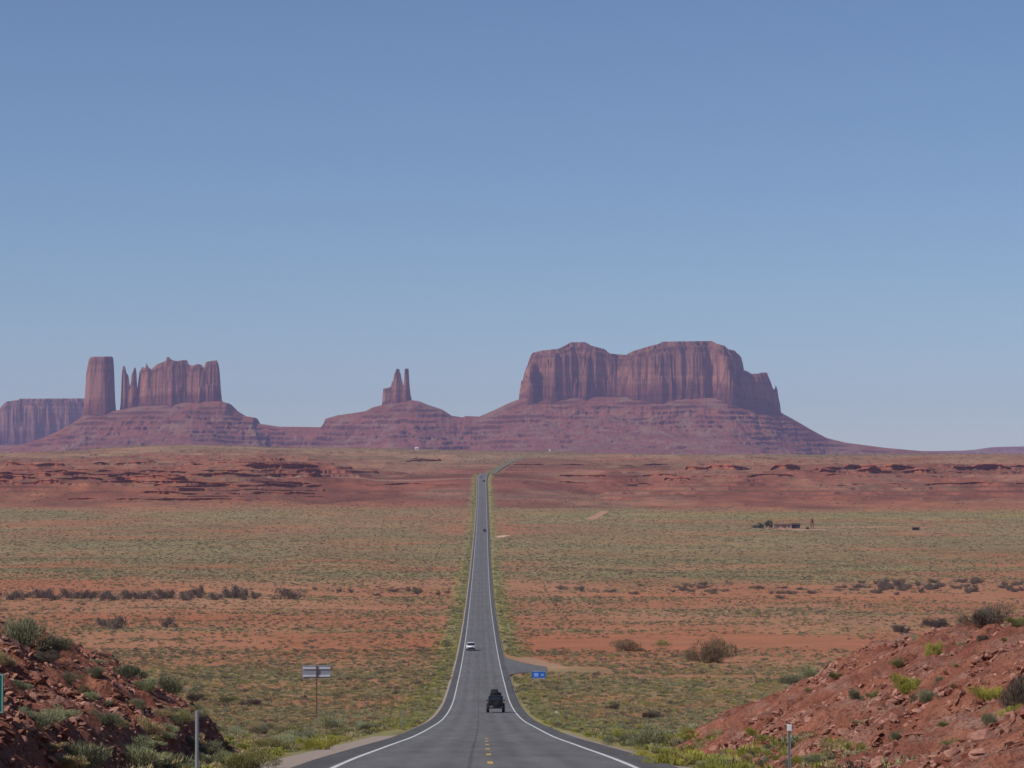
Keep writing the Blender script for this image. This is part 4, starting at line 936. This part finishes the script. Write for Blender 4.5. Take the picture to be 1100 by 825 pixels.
def suv(x, y, rz, paint, label, pitch, name='suv', seed=0):
    t = thing(name, (x, y, float(zroad(y)) + 0.01), rz, label, 'car')
    t.rotation_euler = (pitch, 0, rz)
    # nose towards -y
    bd = MB().prism([(-2.35, 0.38), (-2.38, 0.85), (-2.1, 1.02), (-1.15, 1.10), (2.25, 1.12), (2.38, 0.9), (2.35, 0.4)], -0.95, 0.95).bevel(0.07).done('body', paint, t, True)
    cb = MB().prism([(-1.2, 1.08), (-0.45, 1.68), (0.2, 1.78), (1.6, 1.76), (2.2, 1.10)], -0.90, 0.90, 0.86, 1.4).bevel(0.05).done('roof', paint, t, True)
    ang = math.atan2(0.60, 0.75)
    MB().box((0, -0.86, 1.42), (1.56, 0.84, 0.03), 0.0, Matrix.Rotation(ang, 3, 'X')).done('windshield', glass, cb)
    MB().box((0, 2.0, 1.42), (1.3, 0.02, 0.5), 0.0, Matrix.Rotation(R(42), 3, 'X')).done('rear_window', glass, cb)
    for s in (-1, 1): MB().box((s * 0.82, 0.5, 1.40), (0.02, 2.2, 0.38), 0.0, Matrix.Rotation(s * R(-20), 3, 'Y')).done('side_window', glass, cb)
    MB().box((0, -2.40, 0.70), (1.15, 0.04, 0.24), 0.01).done('grille', blackm, t)
    MB().box((0, -2.38, 0.42), (1.86, 0.14, 0.30), 0.03).done('front_bumper', blackm, t)
    for s in (-1, 1):
        MB().box((s * 0.74, -2.37, 0.82), (0.34, 0.08, 0.14), 0.02).done('headlight', lens, t)
        MB().box((s * 0.80, 2.36, 0.95), (0.24, 0.06, 0.2), 0.02).done('tail_light', redl, t)
        MB().box((s * 1.05, -0.72, 1.15), (0.2, 0.12, 0.15), 0.03).done('side_mirror', paint, t)
    wheels(t, (-0.82, 0.82), (-1.5, 1.45), 0.36, 0.24)
    return t
sl2 = lambda y: math.atan(float((zroad(y + 2) - zroad(y - 2)) / 4))
suv(float(xroad(586)) - 2.15, 586, 0, whitep, 'white car coming down the road toward the camera', sl2(586))
d1 = spot(519.5, 572, dmin=1000)[1]
c2 = suv(float(xroad(1760)) + 1.9, 1760, math.pi, black, 'dark car driving away alone in the middle distance of the road', -sl2(1760))
c3 = suv(float(xroad(2660)) - 1.9, 2660, 0, plain('grey_car_paint', (0.3, 0.3, 0.32), 0.4), 'grey car at the far crest of the road, in the left lane', sl2(2660))
c4 = suv(float(xroad(2620)) + 1.7, 2620, math.pi, black, 'dark car at the far crest of the road, in the right lane', -sl2(2620))
def truck():
    y = 4180.0; x = float(xroad(y)) - 1.5
    t = thing('box_truck', (x, y, float(zroad(y)) + 0.02), 0, 'white truck on the skyline where the road vanishes to the right', 'truck')
    MB().box((0, 1.2, 2.7), (2.6, 8.0, 3.3), 0.08).done('cargo_box', whitep, t)
    cb = MB().prism([(-4.9, 0.7), (-4.9, 1.6), (-4.6, 2.8), (-2.95, 2.9), (-2.95, 0.7)], -1.2, 1.2).bevel(0.06).done('cab', whitep, t)
    MB().box((0, -4.78, 2.2), (2.0, 0.03, 0.9), 0.0, Matrix.Rotation(R(-14), 3, 'X')).done('windshield', glass, cb)
    MB().box((0, 0.3, 0.85), (2.2, 9.6, 0.3)).done('chassis', blackm, t)
    wheels(t, (-1.1, 1.1), (-4.0, 2.6, 3.8), 0.5, 0.3)
truck()

# ---------------------------------------------------------------- signs and posts
galv = plain('galvanised_steel', (0.42, 0.44, 0.47), 0.45, 0.6, 0.5, 0.15, 3.0)
signback = plain('bare_sign_back', (0.30, 0.32, 0.38), 0.5, 0.3, 0.5, 0.12, 2.0)
signlite = plain('bare_sign_stiffener', (0.62, 0.63, 0.68), 0.45, 0.2, 0.5, 0.08, 2.0)
wood = plain('weathered_post_wood', (0.16, 0.11, 0.085), 0.9, 0, 0.1, 0.3, 4.0)
green = plain('green_sign_sheet', (0.0, 0.16, 0.12), 0.5, 0, 0.4, 0.1)
blue = plain('blue_sign_sheet', (0.02, 0.12, 0.50), 0.5, 0, 0.4, 0.05)
wht = plain('white_reflective_sheet', (0.75, 0.76, 0.78), 0.4, 0, 0.5, 0.05)
def sign_back():
    x, y = (341 - HX) / F * 210, 210.0; z = float(ground_z(x, y)); top = EYE + (HY - 714) / F * y
    t = thing('road_sign', (x, y, z), 0, 'bare grey back of a wide road sign on one tall pole', 'road sign')
    H_ = top - z
    MB().box((0, 0, H_ / 2 + 0.0), (0.11, 0.11, H_), 0.01).done('pole', wood, t)
    p = MB().box((0.0, 0.09, H_ - 0.50), (2.25, 0.02, 1.0), 0.005).done('panel', signback, t)
    for dz in (-0.22, -0.82): MB().box((-0.57, 0.045, H_ + dz), (1.02, 0.05, 0.13), 0.01).box((0.57, 0.045, H_ + dz), (1.02, 0.05, 0.13), 0.01).done('stiffener', signlite, p)
sign_back()
def sign_blue():
    x, y = (578.5 - HX) / F * 385, 385.0; z = float(ground_z(x, y)); zc = EYE + (HY - 724) / F * y
    t = thing('road_sign', (x, y, z), 0, 'small blue roadside information sign facing the camera', 'road sign')
    H_ = zc - z
    for s in (-0.6, 0.6): MB().box((s, 0.04, (H_ + 0.4) / 2 - 0.1), (0.05, 0.05, H_ + 0.6), 0.008).done('post', wood, t)
    p = MB().box((0, 0, H_), (1.95, 0.02, 1.05), 0.004).done('panel', blue, t)
    lt = plain('pale_blue_symbol', (0.25, 0.42, 0.85), 0.5)
    MB().box((-0.35, -0.014, H_ + 0.0), (0.62, 0.006, 0.5), 0.0).done('symbol', lt, p)
    MB().box((0.55, -0.014, H_ - 0.02), (0.42, 0.006, 0.26), 0.0).done('symbol', lt, p)
    MB().box((0, -0.014, H_ + 0.50), (1.9, 0.006, 0.035)).box((0, -0.014, H_ - 0.50), (1.9, 0.006, 0.035)).done('border', wht, p)
sign_blue()
def sign_green():
    y = 45.0; xr_ = (6.9 - HX) / F * y; zt = EYE + (HY - 722.5) / F * y; zb = EYE + (HY - 765) / F * y
    wd = 1.2; hh = zt - zb; x = xr_ - wd / 2; z = float(surf_z(x, y))
    t = thing('road_sign', (x, y, z), R(3), 'green road sign with pale border cut off by the left frame edge', 'road sign')
    zc = (zt + zb) / 2 - z
    for s in (-0.42, 0.1): MB().box((s - 0.1, 0.05, (zc + 0.3) / 2 - 0.2), (0.07, 0.07, zc + 0.7), 0.008).done('post', galv, t)
    p = MB().box((0, 0, zc), (wd, 0.02, hh), 0.008).done('panel', green, t)
    b = MB(); e = 0.022
    b.box((0, -0.014, zc + hh / 2 - e), (wd - 0.01, 0.006, e)); b.box((0, -0.014, zc - hh / 2 + e), (wd - 0.01, 0.006, e)); b.box((wd / 2 - e, -0.014, zc), (e, 0.006, hh - 3 * e)); b.box((-wd / 2 + e, -0.014, zc), (e, 0.006, hh - 3 * e))
    b.done('border', plain('pale_border_sheet', (0.30, 0.42, 0.40), 0.5), p)
    MB().box((wd / 2 - 0.085, -0.014, zc + hh / 2 - 0.19), (0.022, 0.006, 0.17)).done('lettering', plain('dull_letter_sheet', (0.12, 0.42, 0.40), 0.5), p)
sign_green()
def post(px, pytop, y, rad, label, white=0.0, flat=False):
    x = (px - HX) / F * y; z = float(surf_z(x, y)); H_ = EYE + (HY - pytop) / F * y - z
    t = thing('marker_post', (x, y, z), 0, label, 'marker post', 'roadside marker posts')
    if flat:
        MB().box((-rad * .6, 0, H_ / 2 - 0.1), (rad * 0.35, 0.02, H_ + 0.2), 0.002).box((rad * .6, 0, H_ / 2 - 0.1), (rad * 0.35, 0.02, H_ + 0.2), 0.002).box((0, 0.015, H_ / 2 - 0.1), (rad * 1.2, 0.012, H_ + 0.2), 0.002).done('pole', galv, t)
    else:
        MB().cyl((0, 0, H_ / 2 - 0.1), rad, H_ + 0.2, 'Z', 16).done('pole', galv, t)
    if white: MB().box((0, -0.03, H_ - white / 2 + 0.01), (rad * 2.6, 0.02, white), 0.006).done('reflector', wht, t)
post(213.5, 762, 47.0, 0.033, 'plain round grey steel post at the foot of the left bank')
post(847, 777.5, 52.0, 0.036, 'flat grey post with white reflector top in front of the right bank', 0.13, True)
post(432.5, 761, 192.0, 0.05, 'thin distant marker post on the left edge of the road', 0.0, True)
post(597.5, 763, 216.0, 0.05, 'thin distant marker post with pale top on the right verge', 0.16, True)

# ---------------------------------------------------------------- homestead and lone structures
adobe = plain('pale_pink_adobe', (0.42, 0.26, 0.20), 0.9, 0, 0.1, 0.15, 1.0)
roofm = plain('dark_brown_roof', (0.10, 0.06, 0.05), 0.85, 0, 0.2, 0.2, 1.0)
darkw = plain('dark_shed_boards', (0.06, 0.045, 0.045), 0.9, 0, 0.1, 0.3, 1.0)
redt = plain('red_brown_tank_paint', (0.16, 0.035, 0.03), 0.7, 0, 0.3, 0.2, 1.0)
bw = plain('pale_building_wall', (0.75, 0.74, 0.72), 0.7, 0, 0.3, 0.05, 1.0)
def house(px, py, L, Wd, Hh, label, name, wall, roof, gable=0.8, wins=3, dmin=1400, rz=0.0, dy=None):
    x, y, z = spot(px, py, dmin=dmin)
    if dy: y = dy; x = (px - HX) / F * y; z = float(ground_z(x, y))
    t = thing(name, (x, y, z - 0.1), rz, label, 'house' if name != 'shed' else 'shed')
    wl = MB().box((0, 0, Hh / 2), (L, Wd, Hh)).done('wall', wall, t)
    b = MB(); bm = b.bm; o = 0.4
    pr = [(-Wd / 2 - o, Hh), (0, Hh + gable), (Wd / 2 + o, Hh), (Wd / 2 + o, Hh - 0.12), (-Wd / 2 - o, Hh - 0.12)]
    b.prism([(yy, zz + 0.13) for yy, zz in pr], -L / 2 - o, L / 2 + o); b.done('roof', roof, t)
    for k in range(wins):
        xx = -L / 2 + (k + 0.5) * L / wins
        f = MB().box((xx, -Wd / 2 - 0.02, Hh * 0.55), (0.9, 0.06, 0.9)).done('window', glass, t)
    MB().box((L * 0.1, -Wd / 2 - 0.025, 1.0), (0.9, 0.05, 2.0)).done('door', roofm, t)
    return t
house(841, 567.5, 11, 6, 2.3, 'long low pale homestead house with a dark roof on the far plain', 'house', adobe, roofm, 0.7)
house(855, 567.5, 5.0, 4.5, 2.4, 'dark shed at the right end of the long low house', 'shed', darkw, darkw, 1.1, 1)
house(984, 569.5, 4.5, 3.5, 1.6, 'small lone shed on the plain right of the homestead', 'shed', darkw, roofm, 0.5, 1)
house(447.5, 481, 5.5, 4, 2.8, 'tiny white building on the plateau skyline below the twin spires', 'house', bw, bw, 0.8, 1, dmin=3300, dy=4180.0)
def tank():
    x, y, z = spot(872.5, 568, dmin=1400)
    t = thing('water_tower', (x, y, z - 0.1), 0, 'narrow dark red water tower beside the homestead', 'water tower')
    MB().cyl((0, 0, 5.1), 0.95, 2.6, 'Z', 20).done('tank', redt, t); MB().cyl((0, 0, 6.65), 1.05, 0.5, 'Z', 20, 0.1).done('roof', redt, t)
    for sx in (-0.7, 0.7):
        for sy in (-0.7, 0.7): MB().box((sx, sy, 1.9), (0.28, 0.28, 3.9)).done('leg', redt, t)
    MB().box((0, -0.7, 2.1), (1.6, 0.12, 0.2)).box((0, 0.7, 2.1), (1.6, 0.12, 0.2)).done('brace', redt, t)
tank()
def tree(px, py, Hh, W_, label, seed):
    x, y, z = spot(px, py, dmin=1400)
    t = thing('cottonwood_tree', (x, y, z - 0.1), 0, label, 'tree', 'trees beside the homestead')
    MB().cyl((0, 0, Hh * 0.25), 0.25, Hh * 0.5, 'Z', 10, 0.15).done('trunk', wood, t)
    me = tuft_mesh('crown', 700, TREEM, seed, size=(0.05, 0.16), up=0.4, flat=0.9)
    c = link(me, 'crown', t); c.scale = (W_ / 2, W_ / 2, Hh * 1.35); c.location = (0, 0, Hh * 0.12)
TREEM = leaf_material('cottonwood_leaf', (0.07, 0.095, 0.055), (0.09, 0.11, 0.06))
tree(826.5, 567.5, 5.2, 6.5, 'rounded green tree, the tallest left of the homestead house', 501)
tree(817, 567.5, 3.4, 5.0, 'low grey green tree left of the tallest homestead tree', 502)
tree(811, 567, 1.7, 5.0, 'lowest scrubby tree at the left end of the homestead', 503)
tree(867.5, 568.5, 1.3, 3.0, 'small dark bushy tree between the shed and the red water tower', 504)

# ---------------------------------------------------------------- air
hz = bpy.data.materials.new('haze_air'); hz.use_nodes = True; n_ = hz.node_tree; n_.nodes.clear()
ou = n_.nodes.new('ShaderNodeOutputMaterial'); pv = n_.nodes.new('ShaderNodeVolumePrincipled')
pv.inputs['Color'].default_value = (0.54, 0.55, 1.0, 1); pv.inputs['Density'].default_value = 3.6e-5; pv.inputs['Anisotropy'].default_value = 0.0
n_.links.new(pv.outputs[0], ou.inputs['Volume'])
zmin = float(min(Zg.min(), (zroad(np.arange(0, 4500, 50.0))).min())) - 1.0
zmin = min(zmin, -250.0)
hb = MB().box((0, 8000, (zmin + 560) / 2), (40000, 17000, 560 - zmin)).done('haze', hz, None, kind='stuff')
